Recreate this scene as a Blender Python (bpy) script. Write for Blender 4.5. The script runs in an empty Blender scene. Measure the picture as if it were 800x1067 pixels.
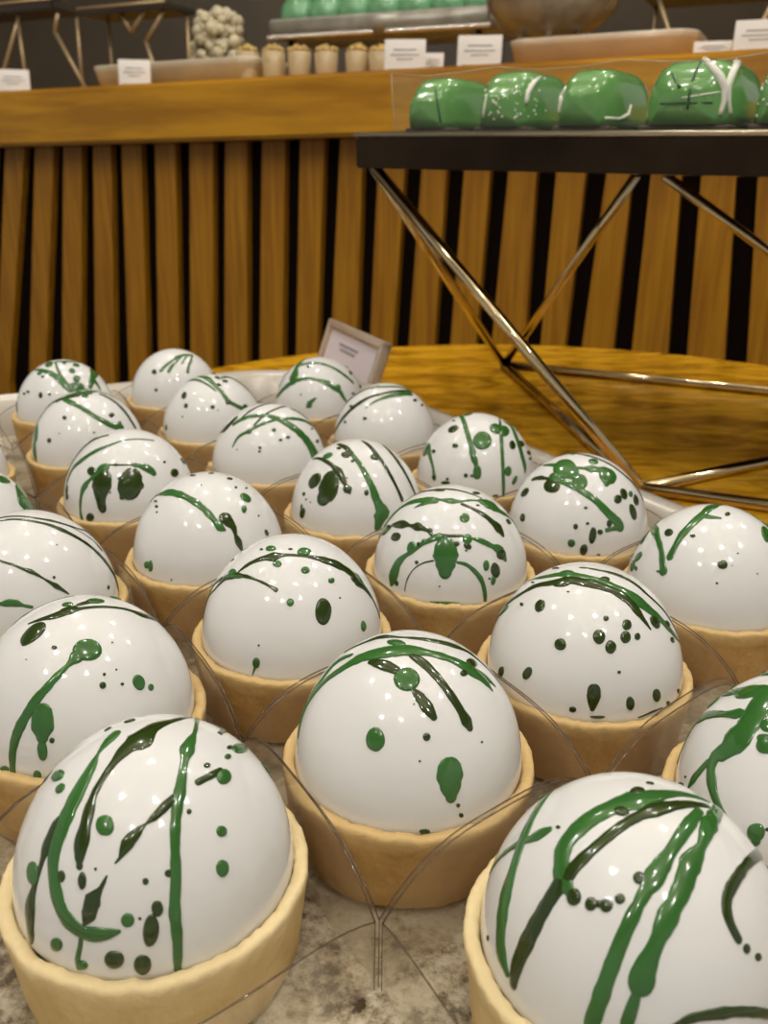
import bpy, bmesh, math, random
from mathutils import Vector, Matrix, noise
random.seed(7)
# dome radius 3 cm is the working unit U; plane coordinates (x right, y away, z above the pastry rims)
U = 0.03
TABLE_Z = 0.75                      # metres, table top
Z_TABLE = -0.92                     # table top in working units
Z0 = TABLE_Z - Z_TABLE * U
C = bpy.context.scene.collection
MARKS = {
1: "sg 241,500,41 306,166,32 301,-61,99 306,-215,51 314,-364,80 315,-536,75 328,-653,65 347,-772,75 347,-856,75 362,-909,70 354,-935,55;sd 216,453,12 127,256,55 26,116,121 -37,-53,191 -98,-125,117 -183,-300,55 -238,-438,57 -255,-576,94 -268,-689,108 -264,-746,39;bd -263,-753,24,5,8,-24;bd -236,-807,29,6,12,-48;sg -235,70,78 -256,1,89 -299,-129,28 -316,-251,80 -367,-401,118 -431,-560,127 -461,-660,104 -436,-760,92 -360,-864,97 -238,-928,88 -110,-952,90 13,-951,25;sd -437,-486,30 -483,-520,77 -523,-579,86 -555,-645,40 -601,-694,61 -640,-726,112 -644,-757,89 -651,-758,33;bg -627,-637,61,34,52,-53;bd -387,-756,30,9,13,-32;bg -592,-139,5,55,80,39;bg -519,-291,-5,37,44,13;sd -700,19,17 -731,-20,44 -770,-20,11;bg -124,-613,61,8,21,-61;sd 283,-439,50 230,-509,70 179,-567,50 137,-602,15 75,-658,75 33,-699,90 -1,-751,25 -28,-769,10;sd -75,-811,12 -110,-847,35 -157,-873,115 -185,-906,96 -216,-921,20;sg -234,-938,32 -248,-951,33 -271,-957,40 -273,-961,25;bg -244,-967,44,3,-9,-34;bg 66,-927,42,-2,-1,-40;bd 245,-878,37,-7,-4,-45;bd 207,-932,49,-12,-16,-94;bd -25,-990,64,-9,-14,-58;bd 149,-984,55,-7,-6,-67;bd 300,-766,22,-5,-3,-22;bd 168,-817,20,-2,-1,-20;bg -421,-894,47,31,20,-37;bd -151,-782,10,1,2,-10;bg 593,-479,35,-19,-18,-30;bg 614,-620,43,-21,-19,-46;bg 562,-155,47,-41,-53,-30;sd 413,-293,46 475,-214,52 536,-123,49;bd 447,-141,19,-18,-19,-11;bg 556,41,21,-26,-28,-3;bd 548,164,20,-29,-27,4;bg 604,262,44,-86,-93,43;bd 760,387,-32,-39,-44,19;sd 774,350,15 804,360,20 832,323,11;bd 388,-480,16,-7,-7,-16;bd -189,265,-41,12,8,31;bd -331,200,-30,5,13,22;bd 141,-917,10,-1,0,-10",
2: "sg 473,211,29 238,138,68 71,73,110 -85,21,176 -233,-19,133 -403,-78,130 -540,-167,112 -576,-263,112 -577,-354,123 -546,-435,53;sd 433,112,39 193,2,80 31,-66,103 -149,-145,72 -348,-248,67 -487,-312,81 -588,-358,107 -655,-396,91 -772,-459,109 -840,-482,103 -856,-500,59;bd -43,109,-57,7,27,45;bd -187,-64,35,35,29,-24;bd -533,-458,40,24,26,-41;bd -447,-526,33,17,16,-34;bd -406,-540,28,13,8,-18;bd -367,-558,37,15,12,-35;bd -290,-551,29,10,7,-28;bd -170,-479,34,8,5,-35;sg 325,-6,66 183,-188,88 48,-346,75 -81,-481,123 -159,-557,79 -269,-669,83 -359,-765,92 -428,-833,97 -462,-857,92;sg 519,161,82 348,-121,107 245,-294,66 142,-417,141 71,-531,110 -39,-654,119 -115,-740,88 -194,-818,132 -235,-867,61 -281,-913,79;bg -201,-832,75,2,-10,-98;sg -494,500,22 -628,311,68 -739,124,88 -820,-35,90 -881,-148,124 -915,-261,117 -918,-335,111 -888,-435,61;sg -927,244,20 -876,190,39 -786,105,49 -737,58,50 -664,22,83 -607,5,50;bd -557,-17,12,16,15,-3;bd 76,225,-28,-3,1,22;sd 750,-18,80 565,-255,59 383,-469,76 328,-566,75 340,-634,65 379,-672,55;bd 430,-687,27,-11,-13,-23;bd 510,-681,27,-12,-11,-19;sd -42,-948,22 82,-929,57 261,-896,66 409,-853,61 585,-778,57 788,-615,62;bd -977,-160,17,15,10,-14",
3: "sg -949,-178,21 -906,-44,73 -760,-45,73 -578,-80,83 -427,-76,117 -227,-104,161 -28,-113,147 147,-132,89 322,-139,87 500,-153,144 603,-160,94 679,-196,26;sg -893,49,21 -766,40,52 -640,118,83 -508,52,52;sd -569,255,26 -409,202,47 -254,194,73 -74,103,31 155,77,62 338,104,83 499,139,52 631,108,26 794,74,16;bg -126,13,25,84,47,3;sg 530,-107,42 635,-106,62 716,-100,21;sd -337,-181,53 -225,-256,114 -128,-327,78;bg -41,-408,108,8,9,-108;sd -4,-483,25 62,-543,88 121,-604,103 168,-650,59;sd 8,-188,61 93,-254,95 188,-352,77 282,-449,75 376,-540,74 435,-595,97 459,-617,63;bd 515,-39,8,-53,-75,20;bd 432,-236,36,-23,-30,-16;bg -286,-741,77,16,21,-84;bd 113,-758,31,-2,-3,-30;sg 298,-857,225 301,-874,225 307,-899,166 311,-915,101;bd 368,-912,18,-4,-1,-16;bd 396,-913,21,-6,0,-19;bd 60,-859,9,0,0,-9;bd 561,-636,12,-4,-4,-8;bd 108,-994,43,-3,1,-20;bd 15,-590,7,0,0,-7",
4: "bg 251,-483,121,-29,-21,-99;sg 180,-554,116 120,-627,41 47,-697,64 -28,-762,69 -99,-808,88 -194,-869,85 -265,-904,90 -315,-930,77 -336,-942,55;sg -44,-874,176 -41,-901,193 -40,-924,171 -40,-943,99;bg -43,-972,43,5,4,-84;bd 41,-951,22,0,-1,-22;bd -263,-336,21,131,98,-21;sd -350,-193,25 -229,-187,47 -115,-170,96 -16,-108,125 86,-60,46 265,46,39 422,151,39 541,227,89 630,416,39 723,382,20;bd -19,-100,74,49,34,-49;bg 148,119,-17,-83,-53,21;sd 6,-32,25 78,41,59 148,119,79;bg -64,7,-10,51,40,21;bg 233,423,-7,-74,-26,22;sd -602,-10,10 -530,106,28 -381,160,11 -247,204,11 -105,285,15;bd -21,-505,25,1,5,-19;bg 671,-488,59,-7,-6,-64;bg 756,-437,28,-13,-15,-25;bd 415,-662,28,-7,-7,-28;bd 556,-582,15,-5,-5,-12;bd 416,-598,13,-4,-4,-13;bd 498,-526,9,-3,-4,-8;bd 427,-348,8,-4,-4,-7;bg -107,-994,36,9,2,-44;bg -423,-906,54,9,-16,-32;bd -251,-562,10,2,4,-6",
5: "sg -541,361,61 -512,223,182 -438,131,162 -385,19,111;sg -450,45,163 -525,-32,205 -586,-97,196 -653,-148,211 -723,-176,228 -797,-180,158 -848,-148,116 -881,-183,88 -892,-265,94 -882,-367,71 -858,-437,33 -832,-495,10;bg -585,405,52,78,52,21;bg -558,325,41,46,62,13;sg -845,428,12 -796,440,30 -767,367,103 -734,203,67 -701,107,63 -650,24,102 -618,-15,51;sg -888,-122,53 -928,-103,57 -959,-80,64 -983,-58,17;bg -647,504,1,79,53,19;bg -506,503,-43,1,17,3;bg -269,424,14,102,34,24;bg -579,-352,59,35,37,-53;bg -526,-232,49,36,37,-40;bg -690,-675,60,30,18,-60;bg -688,-695,32,17,10,-37;bd -990,70,52,20,-18,-28;bd -977,40,17,12,8,-6;bd -841,439,18,11,25,-1;bd -775,449,2,-8,14,-12;bd -625,-714,22,10,4,-13;sg -592,-286,58 -552,-322,73 -487,-356,58;bg -446,-305,58,36,51,-77",
6: "bd 400,-717,89,-18,-35,-125;sd -85,-654,50 -148,-619,30 -287,-535,26 -433,-432,41 -570,-330,81 -679,-257,67 -786,-226,33 -895,-130,28 -936,-195,10;sd -515,-329,24 -396,-303,55 -262,-298,67 -141,-304,126 -23,-295,39 109,-291,34 265,-272,55 395,-245,108 526,-206,112 659,-176,98 726,-173,200 821,-150,67 903,-111,33 974,-80,22;sd -719,-193,44 -854,-61,39 -912,-118,16 -948,-225,17;bg -593,-270,15,46,82,4;bg -96,-405,48,6,13,-41;bg -190,-161,46,38,44,-27;bg 168,-214,71,-28,-34,-54;bg 200,-453,47,-9,-13,-41;bg 467,-444,37,-13,-20,-28;bg 68,-742,38,-1,-1,-40;bg -270,-951,41,6,1,-53;sg -279,-953,26 -314,-949,11;bg 804,-499,42,-14,-15,-50;bg -578,-329,164,73,30,-15;bd 23,-202,26,-1,0,-18;bd -293,-134,19,15,21,-7;bd 561,-538,12,-4,-5,-9;bd -242,-918,11,1,1,-10;bd -635,23,3,27,18,8;bd 708,-201,16,-58,-66,4",
7: "sg -586,322,12 -471,108,54 -333,12,76 -219,-71,99 -80,-156,71 62,-230,93 206,-295,101 356,-346,150 485,-384,123 629,-387,87 762,-353,65 877,-256,27;sd -908,239,22 -824,224,49 -704,86,60 -563,10,71 -426,-88,75 -281,-130,106 -143,-220,109 0,-278,107 146,-328,100 264,-399,107 330,-466,97 399,-528,52 461,-568,23;bd -334,-146,61,72,60,-34;bd -90,-237,85,10,6,-55;bd 80,-179,46,-20,-26,-33;sd -114,65,27 56,-11,38 235,-51,54 388,-100,54 536,-182,44 712,-192,38 856,-206,22;bg -847,178,46,96,77,27;bg -258,-5,44,71,51,-11;bd -563,-300,62,7,23,-62;bd -417,-694,54,14,16,-52;bd -67,-729,59,3,0,-66;bd 37,-788,53,0,-5,-59;bd 212,-628,49,-7,-19,-50;bd 187,-715,54,-6,-15,-54;bd 309,-681,32,-6,-13,-32;bd 13,-606,28,0,-3,-26;bd 531,-471,68,-5,-2,-64;bd 695,-351,66,-20,-20,-34;bd 734,-439,42,-12,-3,-29;bd -913,-381,46,18,2,-56;bd -701,-655,47,1,-15,-63;sd -119,-952,127 -119,-965,127 -123,-976,88 -124,-984,49;bd 233,-958,44,-5,3,-64;bd 514,-838,54,-14,0,-61;bd -300,-949,34,6,3,-27;bd 673,-738,36,-13,5,-27;bd 820,-567,40,-18,7,-29;bd 112,-895,18,-1,-1,-15;bd -710,-110,26,15,25,-10;bd -70,-996,73,4,1,-12;sd 332,-943,12 475,-879,25 600,-799,15;bd -298,-298,14,6,6,-8;bd -570,134,31,25,19,2;bd -328,220,19,52,17,8",
8: "sd -160,-145,22 -58,-132,37 64,-127,36 218,-123,39 362,-96,51 504,-71,64 624,-33,53 738,23,51 832,81,58 905,149,66 951,235,73 969,237,47;sd -230,-64,22 -125,-54,37 53,-52,29 224,-41,37 361,10,44 490,77,37 588,189,26 631,361,44 679,379,26 739,371,15;sd 522,84,11 647,160,15 739,233,26 813,244,44;sd -106,-595,23 16,-661,23 154,-679,26 253,-687,30 332,-681,49 378,-678,43 470,-673,20 543,-661,36 586,-650,59 642,-631,36 696,-608,17;sg -37,-902,33 64,-914,39 160,-899,82 237,-887,66 298,-879,33 379,-858,30;bd 560,-611,16,-4,-5,-16;bd 967,-92,27,-12,-16,-19;bd 519,-317,8,-3,-6,-8;bd 801,380,-8,-2,19,-17",
9: "sg -601,-117,46 -436,-257,123 -300,-360,103 -139,-473,91 13,-565,90 130,-636,87 231,-695,76 300,-728,108 358,-729,37;bd 360,-632,75,-44,-46,-64;sd 396,-646,144 463,-667,82 485,-704,46 520,-726,99 559,-747,41;bg 555,-222,26,-73,-80,-19;bg 558,-407,37,-12,-35,-45;bd -603,-259,49,20,27,-6;bd -564,-382,38,13,25,-14;bd -541,-475,21,6,11,-9;sd -601,-117,40 -679,-60,35 -731,-68,17;bg -649,-745,55,15,3,-44;bg -591,-791,46,11,4,-67;bd 314,32,18,-39,-40,0;bd -165,19,8,48,31,11;bd 419,-140,21,-11,-22,-13;bd 530,-2,31,-17,-26,-5;bd 827,-368,36,-5,-2,-41;bd 725,-314,15,-5,-12,-11;bd -297,-953,12,2,-1,-13;bd 2,-274,11,0,2,-14;bd 62,93,-23,-32,-19,19",
10: "sg -922,11,22 -857,74,67 -755,47,78 -620,12,89 -462,-105,89 -305,-205,114 -174,-264,43 -44,-306,98 63,-310,49 229,-245,33 369,-197,66;sg -491,-231,15 -385,-241,65 -228,-276,77;sg 355,-208,122 483,-172,223 597,-163,89 758,-41,39 858,-59,15 919,-69,10;sd -597,161,13 -426,155,39 -241,25,50 -28,-34,45 186,-96,33 349,-121,22;bd -176,-17,45,71,44,-7;bd 291,-24,29,-52,-45,3;sd 87,-355,46 218,-397,53 351,-424,70 458,-455,80 540,-474,151 588,-505,68;bg 109,-538,64,-4,-14,-65;bg 462,-185,71,-83,-106,-15;sd -941,-3,10 -905,67,67 -837,-110,134 -783,-199,33;bg -845,-115,59,77,76,13;sd -783,-159,20 -656,-328,122 -546,-449,39 -456,-524,95 -341,-616,40 -278,-681,45 -188,-706,56 -60,-721,36 70,-719,36;bd -656,-334,92,35,48,-37;bd -456,-522,70,19,30,-49;bd -310,-627,35,6,11,-33;bd -721,-410,50,55,75,-17;sg -201,-707,89 -316,-707,64 -418,-700,55 -508,-700,45 -597,-671,59 -687,-643,107 -725,-643,147 -755,-640,148 -769,-635,49;bg -534,-660,60,2,6,-72;bg -378,-697,41,8,12,-36;bd -444,-688,34,7,11,-28;sg -130,-812,273 -127,-849,304 -127,-888,268 -131,-925,180;bg 135,-736,61,-3,-8,-60;bd 137,-789,43,-26,-22,-28;bd 4,-782,36,0,0,-30;sg 201,-721,32 321,-709,71 444,-694,63 557,-663,133 614,-677,51;bd 562,-681,78,1,8,-60;sd -277,-849,23 -392,-823,20 -505,-799,16 -580,-791,18 -603,-795,13;sg 17,-892,35 121,-895,40 227,-907,56 310,-915,59 355,-926,52 368,-930,48;bg 366,-840,41,-6,-10,-59;bd 485,-809,67,-5,1,-85;bg 460,-857,33,-10,-16,-48;bd -468,-786,26,5,6,-22;bd -699,-705,28,8,4,-30;bd 120,-819,16,-1,-1,-12;bd 410,-874,18,-3,-1,-12;bd 695,-214,8,-42,-63,9;bd 721,73,10,-26,-38,8;bd 286,-311,27,-9,-11,-12;bd -193,-961,11,7,6,-8;bg -125,-992,182,6,0,-18",
11: "sg 103,207,28 -81,71,113 -250,-102,116 -414,-222,101 -537,-297,98 -624,-373,81 -682,-423,90;bg -683,-431,25,30,31,-17;sg -259,-130,81 -208,-180,85 -92,-236,38;bd 21,-158,40,9,-14,-38;sg -677,356,66 -707,168,114 -738,-113,76 -745,-291,68 -756,-407,77 -755,-474,100;bg -755,-471,48,17,21,-37;bg -792,-433,38,8,5,-14;bd -634,-129,27,46,69,-19;sd -707,329,13 -766,287,75 -826,215,66;sd -716,332,20 -774,367,35 -871,287,10;bg -908,35,74,14,-15,-69;bg -953,75,72,24,34,-61;bd -948,-57,33,14,27,-20;bd -435,-377,31,11,14,-23;bd -186,-745,55,6,3,-49;bd -258,-842,15,2,2,-13;bd -5,-674,13,0,-1,-9;bd 199,-799,12,-1,-2,-8;bd -86,-765,11,1,0,-4;bg 436,-332,101,-18,-104,-84;sg 314,93,14 371,23,17 480,-43,55 577,-110,69;bd -897,322,13,0,64,-21;bd -618,395,-30,28,15,2",
12: "bg 590,140,64,-92,-120,-5;sg 662,440,91 766,276,287 835,199,391 891,172,430;bg 826,150,191,-38,-94,-115;bg 674,367,-24,-33,-16,-8;bd 610,-190,51,-21,-37,-35",
13: "sd 281,-783,309 271,-817,376 252,-854,349;sd 242,-854,235 188,-900,168 155,-926,80;sg 249,-661,29 313,-641,44 491,-598,137 556,-597,86;bg 491,-598,76,-85,-49,-38;sd -147,-825,300 -149,-867,314 -157,-919,202 -147,-957,150 -132,-971,112;bd -324,-709,81,11,28,-62;bg -141,-726,83,59,48,-51;sg -192,-747,88 -335,-780,58 -431,-792,92 -479,-822,59 -501,-857,42 -487,-873,54;bd -341,-938,73,9,-6,-60;bg -411,-793,51,-5,-10,-46;sg -816,-483,30 -713,-429,75 -519,-466,87 -311,-459,71 -102,-413,44 87,-311,29 338,-175,33 456,-83,30;sd -862,-325,13 -846,-214,55 -729,-147,54 -586,-100,73 -412,-107,60 -211,-144,37;bg -488,-56,0,90,33,-2;sd -792,-525,119 -772,-591,104;sd -111,-695,29 66,-698,29 233,-668,22;bd 45,-699,35,0,2,-22;bg 314,-644,58,-19,-12,-31;bd 801,-319,86,-25,-45,-53;bd 829,130,76,-13,1,-55;bd 664,-348,26,-7,-16,-19;bd -146,-428,27,4,13,-23;bd -13,-915,14,0,0,-17",
14: "sd -360,-664,255 -383,-716,323 -411,-753,311 -448,-767,230;bd -596,-527,114,-15,-31,-114;sd -665,-13,32 -561,-180,50 -460,-336,52 -350,-479,64 -243,-613,120 -177,-704,87 -137,-767,58 -98,-808,121 -72,-838,39;bd -111,-806,60,3,6,-56;bg -418,-265,45,69,68,-23;bd -144,-371,75,13,27,-66;sd -272,-32,53 -161,-204,87 -66,-366,67;sg -79,-346,42 0,-463,73 92,-585,75 169,-684,84 246,-765,104 298,-827,119 361,-864,148 363,-899,186 328,-937,95;sg 398,-849,125 461,-840,83 425,-874,79;sd 74,32,32 168,-108,74 273,-279,83 377,-396,66 479,-505,62 582,-583,55 673,-626,63;sd 377,163,32 503,-52,74 633,-195,84 737,-273,74 817,-310,74 865,-316,53;bd 270,-376,55,-36,-43,-48;bd 164,-823,35,-2,-4,-40;bd -46,-499,28,1,3,-25;bd -259,-185,39,19,31,-21;bd -755,-506,41,8,8,-27;bd -716,-592,24,6,6,-13;bd -772,-607,66,13,-2,-76;bd -787,-560,23,4,1,-38;bd -646,-674,14,3,3,-9;bd -120,-702,15,1,2,-12;bd -589,-142,131,53,30,-6",
15: "bg -315,-255,161,66,143,-173;bg -248,-365,115,31,59,-137;bd -512,-449,127,37,65,-96;bg -459,-368,95,31,64,-81;bg -151,-554,107,12,14,-126;sd -712,-70,56 -637,-178,78 -552,-298,51 -459,-368,56;sg -535,81,44 -464,-44,67 -401,-140,80;sg -372,-481,85 -256,-578,93 -114,-681,96 34,-758,97 162,-819,109 270,-845,121 356,-849,139 386,-856,134;sg 371,-862,100 272,-903,50 189,-927,60;bd 223,-891,40,-3,-4,-45;sg -169,-324,48 -68,-353,56 36,-365,154 144,-362,111 225,-366,222;bg 261,-426,63,-111,-148,-83;bg 221,-546,53,-7,-28,-57;bg 99,-187,57,-39,-57,-61;sd -318,222,13 -172,228,56 -41,76,44 149,-65,50 353,-152,50 541,-215,50 729,-192,56 862,-179,39;bg -155,184,32,110,40,31;bd -826,-143,93,5,-23,-75;bd -872,-395,56,15,20,-51;bd 466,-571,74,1,-13,-77;bg 583,-489,51,-6,-20,-40;bd 362,-678,67,-10,-26,-58;bd 671,-476,78,-14,-38,-69;bd 599,-649,75,-5,-2,-105;bd -98,-816,28,1,1,-20;bd -76,-913,26,1,1,-20;bd -232,-905,33,3,4,-37;bd -3,-964,49,-6,-11,-104;bd 98,-947,40,-1,0,-33;bg -277,-948,51,6,6,-50;bd -111,-990,53,-10,-13,-71;bd -547,235,9,34,20,-10;bd -919,181,28,35,4,-14;bd 96,-995,27,-1,1,-13",
16: "sg -351,-168,70 -127,-387,105 118,-515,88 335,-578,84 491,-572,94 635,-522,112 746,-409,112;sg 721,-371,66 716,-449,91;sd -648,-155,32 -544,-127,88 -311,-219,123 -48,-220,88 168,-93,44;sg -386,-265,53 -158,-145,123 68,-42,158 234,226,44 412,294,36;sg -135,52,62 102,-224,107;sd 307,3,70 514,-1,79 683,-33,88 809,-73,88 892,-76,79;bg -760,-488,129,22,98,-147;bg -765,-621,78,18,68,-206;bd -400,-825,49,6,9,-38;bd -143,-673,40,3,13,-39;bd 589,-385,52,-23,-37,-39;bd 376,-767,20,-2,-3,-16;bd -207,-833,14,1,2,-12;sd -644,-207,35 -731,-274,20 -800,-253,26",
17: "sd -809,-116,50 -674,-250,184 -529,-220,117;sg -529,-361,84 -361,-369,88 -133,-395,87 111,-416,92 232,-423,79;sg 192,-422,90 354,-448,133 513,-453,148 651,-450,156 769,-442,195 836,-438,235;sg -508,-697,32 -410,-643,53 -227,-635,58 6,-555,58 196,-460,52 458,-277,67 678,-32,75 806,157,25;bg -234,-643,42,35,34,-33;sd -407,-338,41 -278,-223,59 -94,-63,50 128,140,33;sd -153,-570,40 25,-361,40 167,-186,47 301,67,33;sd 402,81,50 571,201,64 713,164,30 857,142,43 933,48,15;bd 176,-633,40,-3,-5,-34;bd 409,-641,38,-5,-9,-27;bd 294,-723,32,-3,-5,-23;bd -35,-844,28,1,1,-23;bd -41,-873,24,1,1,-19;bd 863,-171,74,-20,-45,-25;bd 763,-80,55,-16,-33,-9;bd -427,-766,14,2,3,-11",
18: "bg 14,-637,154,1,-9,-169;sg -297,165,57 -264,-182,73 -228,-468,80 -171,-682,80 -134,-809,116 -94,-879,79 -74,-939,117;bg -75,-922,67,2,5,-97;bg -153,-934,37,2,2,-23;bd -439,-298,54,74,82,-41;bd -417,-608,52,9,17,-39;bd -253,-913,35,3,4,-33;bg 256,-388,89,-72,-99,-90;bg 397,-355,138,3,-62,-102;sg 349,92,20 334,-297,55 327,-586,64 334,-771,61 347,-880,60 364,-931,49;bd 518,-524,74,-6,-35,-72;bg 431,-824,67,-8,-13,-73;sg 415,-79,34 532,-76,91 595,-278,102 640,-410,112 691,-520,102 735,-571,103 735,-608,50;bd 691,-325,50,-56,-117,-8;bg 616,61,-63,-58,-39,4;bd 855,-207,93,-59,-104,7;bd -869,-125,115,22,49,-95;sg -854,53,44 -831,-190,133 -796,-423,68 -757,-569,54 -737,-648,76;bd -743,-636,49,11,9,-34;bd -749,-395,48,13,24,-25;bg -184,32,-43,84,58,8;bd -568,-804,87,16,4,-25;bd -538,-810,30,5,4,-23;bd 237,-971,57,-4,2,-31;bg 549,-804,37,-18,-52,-59;bd -413,-48,41,22,26,-5;bd 859,-302,63,-16,-26,-15",
19: "sg -484,-32,29 -295,-169,76 -71,-360,55 112,-492,45 186,-536,33;sg -300,15,26 -54,-189,134 118,-383,87 297,-520,89 420,-606,96 550,-584,75 674,-518,90 749,-398,43;sg 180,-197,48 357,126,76 531,167,86 733,213,34 867,184,48;bd -436,-516,74,-5,25,-75;bd -368,-709,46,-4,4,-48;bd 154,-783,45,-1,-2,-40;bd 249,-795,22,-1,-2,-17;bd 305,-206,50,-36,-45,-38;bd 141,-134,49,-19,-32,-44;bd 226,-375,42,-35,-23,-36;bd 422,-630,57,-7,-14,-41;bd 713,-430,50,-10,-18,-24;bd -432,-793,23,3,5,-17;bd -818,-547,43,9,12,-50;bd 43,95,-49,-11,-26,36",
20: "sd -983,-131,17 -912,-270,74 -746,-385,92 -520,-429,89 -252,-418,68 -30,-395,55 331,-198,74 547,78,32;sd -907,-59,34 -836,25,33 -623,-56,74 -395,-96,65 -123,-101,37;sg -359,-598,28 -205,-551,45 16,-481,82 239,-372,108 468,-163,111;sg -257,-172,46 59,-162,65 332,-50,65 576,51,21;bd -644,-346,54,13,37,-27;bd -377,-730,44,5,9,-29;bd -756,-479,47,10,17,-22;bd 554,-273,50,-21,-48,-22;bd 690,-210,51,-13,-40,-16;bd -144,-704,18,1,2,-14",
21: "sg -532,-177,30 -226,-422,92 10,-546,112 178,-640,122 329,-693,140 420,-693,151;bg 492,-597,163,-22,-30,-87;bg 461,-474,78,-13,-34,-75;sg -29,-217,41 114,-479,69 227,-605,80 325,-670,99;sg 700,-419,83 694,-199,128 631,140,224;sg 686,-168,93 758,-190,90 829,-215,69;bg -164,-221,36,78,123,-68;bg 342,-351,47,-44,-51,-65;bg 352,-107,58,-51,-70,-43;bd -178,-840,48,3,11,-59;bd 12,-848,34,0,2,-27;bd -486,-688,54,7,16,-26;bd -591,-640,47,7,18,-25;bd -846,-488,58,11,92,-90;bg -291,-465,52,35,52,-35;bd -192,-573,27,26,27,-23;bd 793,330,21,-41,-94,-1;bg 133,-165,45,-13,-21,-55;sg -60,-153,61 201,-41,82 399,213,29 595,259,28 770,321,23;bg 619,-569,102,-16,-23,-54",
22: "sg -122,-707,73 -29,-629,74 105,-494,60 231,-328,46;sg 54,-724,75 103,-635,78 186,-512,53 278,-301,40;sg 304,-507,41 339,-349,37 363,-199,29;sg 443,-614,64 442,-509,62 463,-326,52 452,-121,35;bd -270,-692,66,6,23,-58;bd -208,-910,40,2,3,-34;sg 138,-389,41 315,-222,83 444,-84,65",
23: "sg -953,-194,53 -845,-390,105 -644,-524,117 -481,-588,105 -218,-666,67 39,-718,53;sg -12,-712,53 191,-732,117 343,-748,108 468,-730,103 544,-744,71 605,-734,48;sg -536,-548,199 -518,-449,239 -482,-272,148 -368,27,122 -214,87,38;sg -487,-217,63 -247,-278,84 15,-336,72 273,-379,75 529,-392,78 733,-347,60;bg 226,-730,62,-3,-10,-61;bg 432,-706,67,-7,-21,-67;bg -523,-523,108,5,57,-110;sg -204,-949,70 -127,-936,97 -27,-918,47;bg -153,-946,62,3,4,-76;bd -212,-401,45,7,20,-36;bd 588,136,-15,-29,-6,-28;bd 672,-105,85,-5,-45,-51;bd 885,-63,94,-23,-75,-25;bd 284,-959,62,-3,0,-43;bd 745,-524,55,-9,-12,-22;bd -341,-830,22,2,4,-19;sd -889,-103,42 -796,-18,28 -612,-13,24",
24: "bd 819,391,16,-14,-66,-37",
}
POS = {1: (-1.640, 5.164), 2: (1.692, 4.539), 3: (0.242, 6.532), 4: (-2.798, 7.146), 5: (3.473, 5.928), 6: (-1.006, 8.743), 7: (2.110, 8.070), 8: (-4.182, 9.385), 9: (-2.343, 10.894), 10: (0.870, 10.489), 11: (4.046, 9.899), 12: (-5.760, 11.150), 13: (-3.980, 12.973), 14: (-0.416, 12.567), 15: (2.831, 11.988), 16: (-5.435, 15.525), 17: (-2.024, 14.760), 18: (1.552, 14.256), 19: (-3.436, 17.091), 20: (0.001, 16.474), 21: (-6.827, 18.340), 22: (-4.800, 19.755), 23: (-1.441, 19.019), 24: (-7.385, 13.975)}
F_PX, PITCH, ROLL, CAM_H, DOME_H = 915.84, 0.36312, 0.01329, 4.7896, 1.1327
def W(x, y, z=0.0):
    return Vector((x * U, y * U, Z0 + z * U))

# ------------------------------------------------------------------ helpers
def link(o, parent=None):
    C.objects.link(o)
    if parent is not None:
        o.parent = parent
    return o

def tag(o, label=None, cat=None, group=None, kind=None):
    if label: o['label'] = label
    if cat: o['category'] = cat
    if group: o['group'] = group
    if kind: o['kind'] = kind
    return o

def empty(name, loc, label, cat, group=None):
    o = bpy.data.objects.new(name, None)
    o.empty_display_size = 0.01
    o.location = loc
    link(o)
    return tag(o, label, cat, group)

def obj(name, bm, mats, parent=None, origin=None, smooth=True):
    """bm in world coords; origin shifts vertices so the object sits at origin (or at its parent)"""
    if parent is not None and origin is None:
        origin = parent.matrix_basis.translation.copy()
        pp = parent.parent
        while pp is not None:
            origin += pp.matrix_basis.translation
            pp = pp.parent
        loc = Vector((0, 0, 0))
    else:
        origin = origin or Vector((0, 0, 0))
        loc = origin
    bmesh.ops.recalc_face_normals(bm, faces=bm.faces)
    bmesh.ops.translate(bm, verts=bm.verts, vec=-origin)
    me = bpy.data.meshes.new(name)
    bm.to_mesh(me); bm.free()
    for m in (mats if isinstance(mats, (list, tuple)) else [mats]):
        me.materials.append(m)
    if smooth:
        for p in me.polygons: p.use_smooth = True
    o = bpy.data.objects.new(name, me)
    o.location = loc
    return link(o, parent)

def quad_box(bm, pts, mat=0):
    """pts: 8 world corners, bottom loop 4 then top loop 4"""
    vs = [bm.verts.new(p) for p in pts]
    fs = [(3,2,1,0),(4,5,6,7),(0,1,5,4),(1,2,6,5),(2,3,7,6),(3,0,4,7)]
    out = []
    for f in fs:
        fa = bm.faces.new([vs[i] for i in f]); fa.material_index = mat; out.append(fa)
    return vs

def box(bm, c, ax, ay, az, sx, sy, sz, bevel=0.0, mat=0):
    """box centred at c with unit axes and full sizes (metres)"""
    b2 = bmesh.new()
    P = []
    for k in (-1, 1):
        for (i, j) in ((-1,-1),(1,-1),(1,1),(-1,1)):
            P.append(c + ax*(i*sx/2) + ay*(j*sy/2) + az*(k*sz/2))
    quad_box(b2, P, mat)
    if bevel > 0:
        bmesh.ops.bevel(b2, geom=list(b2.edges)+list(b2.verts), offset=bevel, segments=2, affect='EDGES', profile=0.6)
        for f in b2.faces: f.material_index = mat
    merge(bm, b2)

def merge(bm, b2):
    me = bpy.data.meshes.new('tmp'); b2.to_mesh(me); b2.free()
    bm.from_mesh(me); bpy.data.meshes.remove(me)

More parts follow.
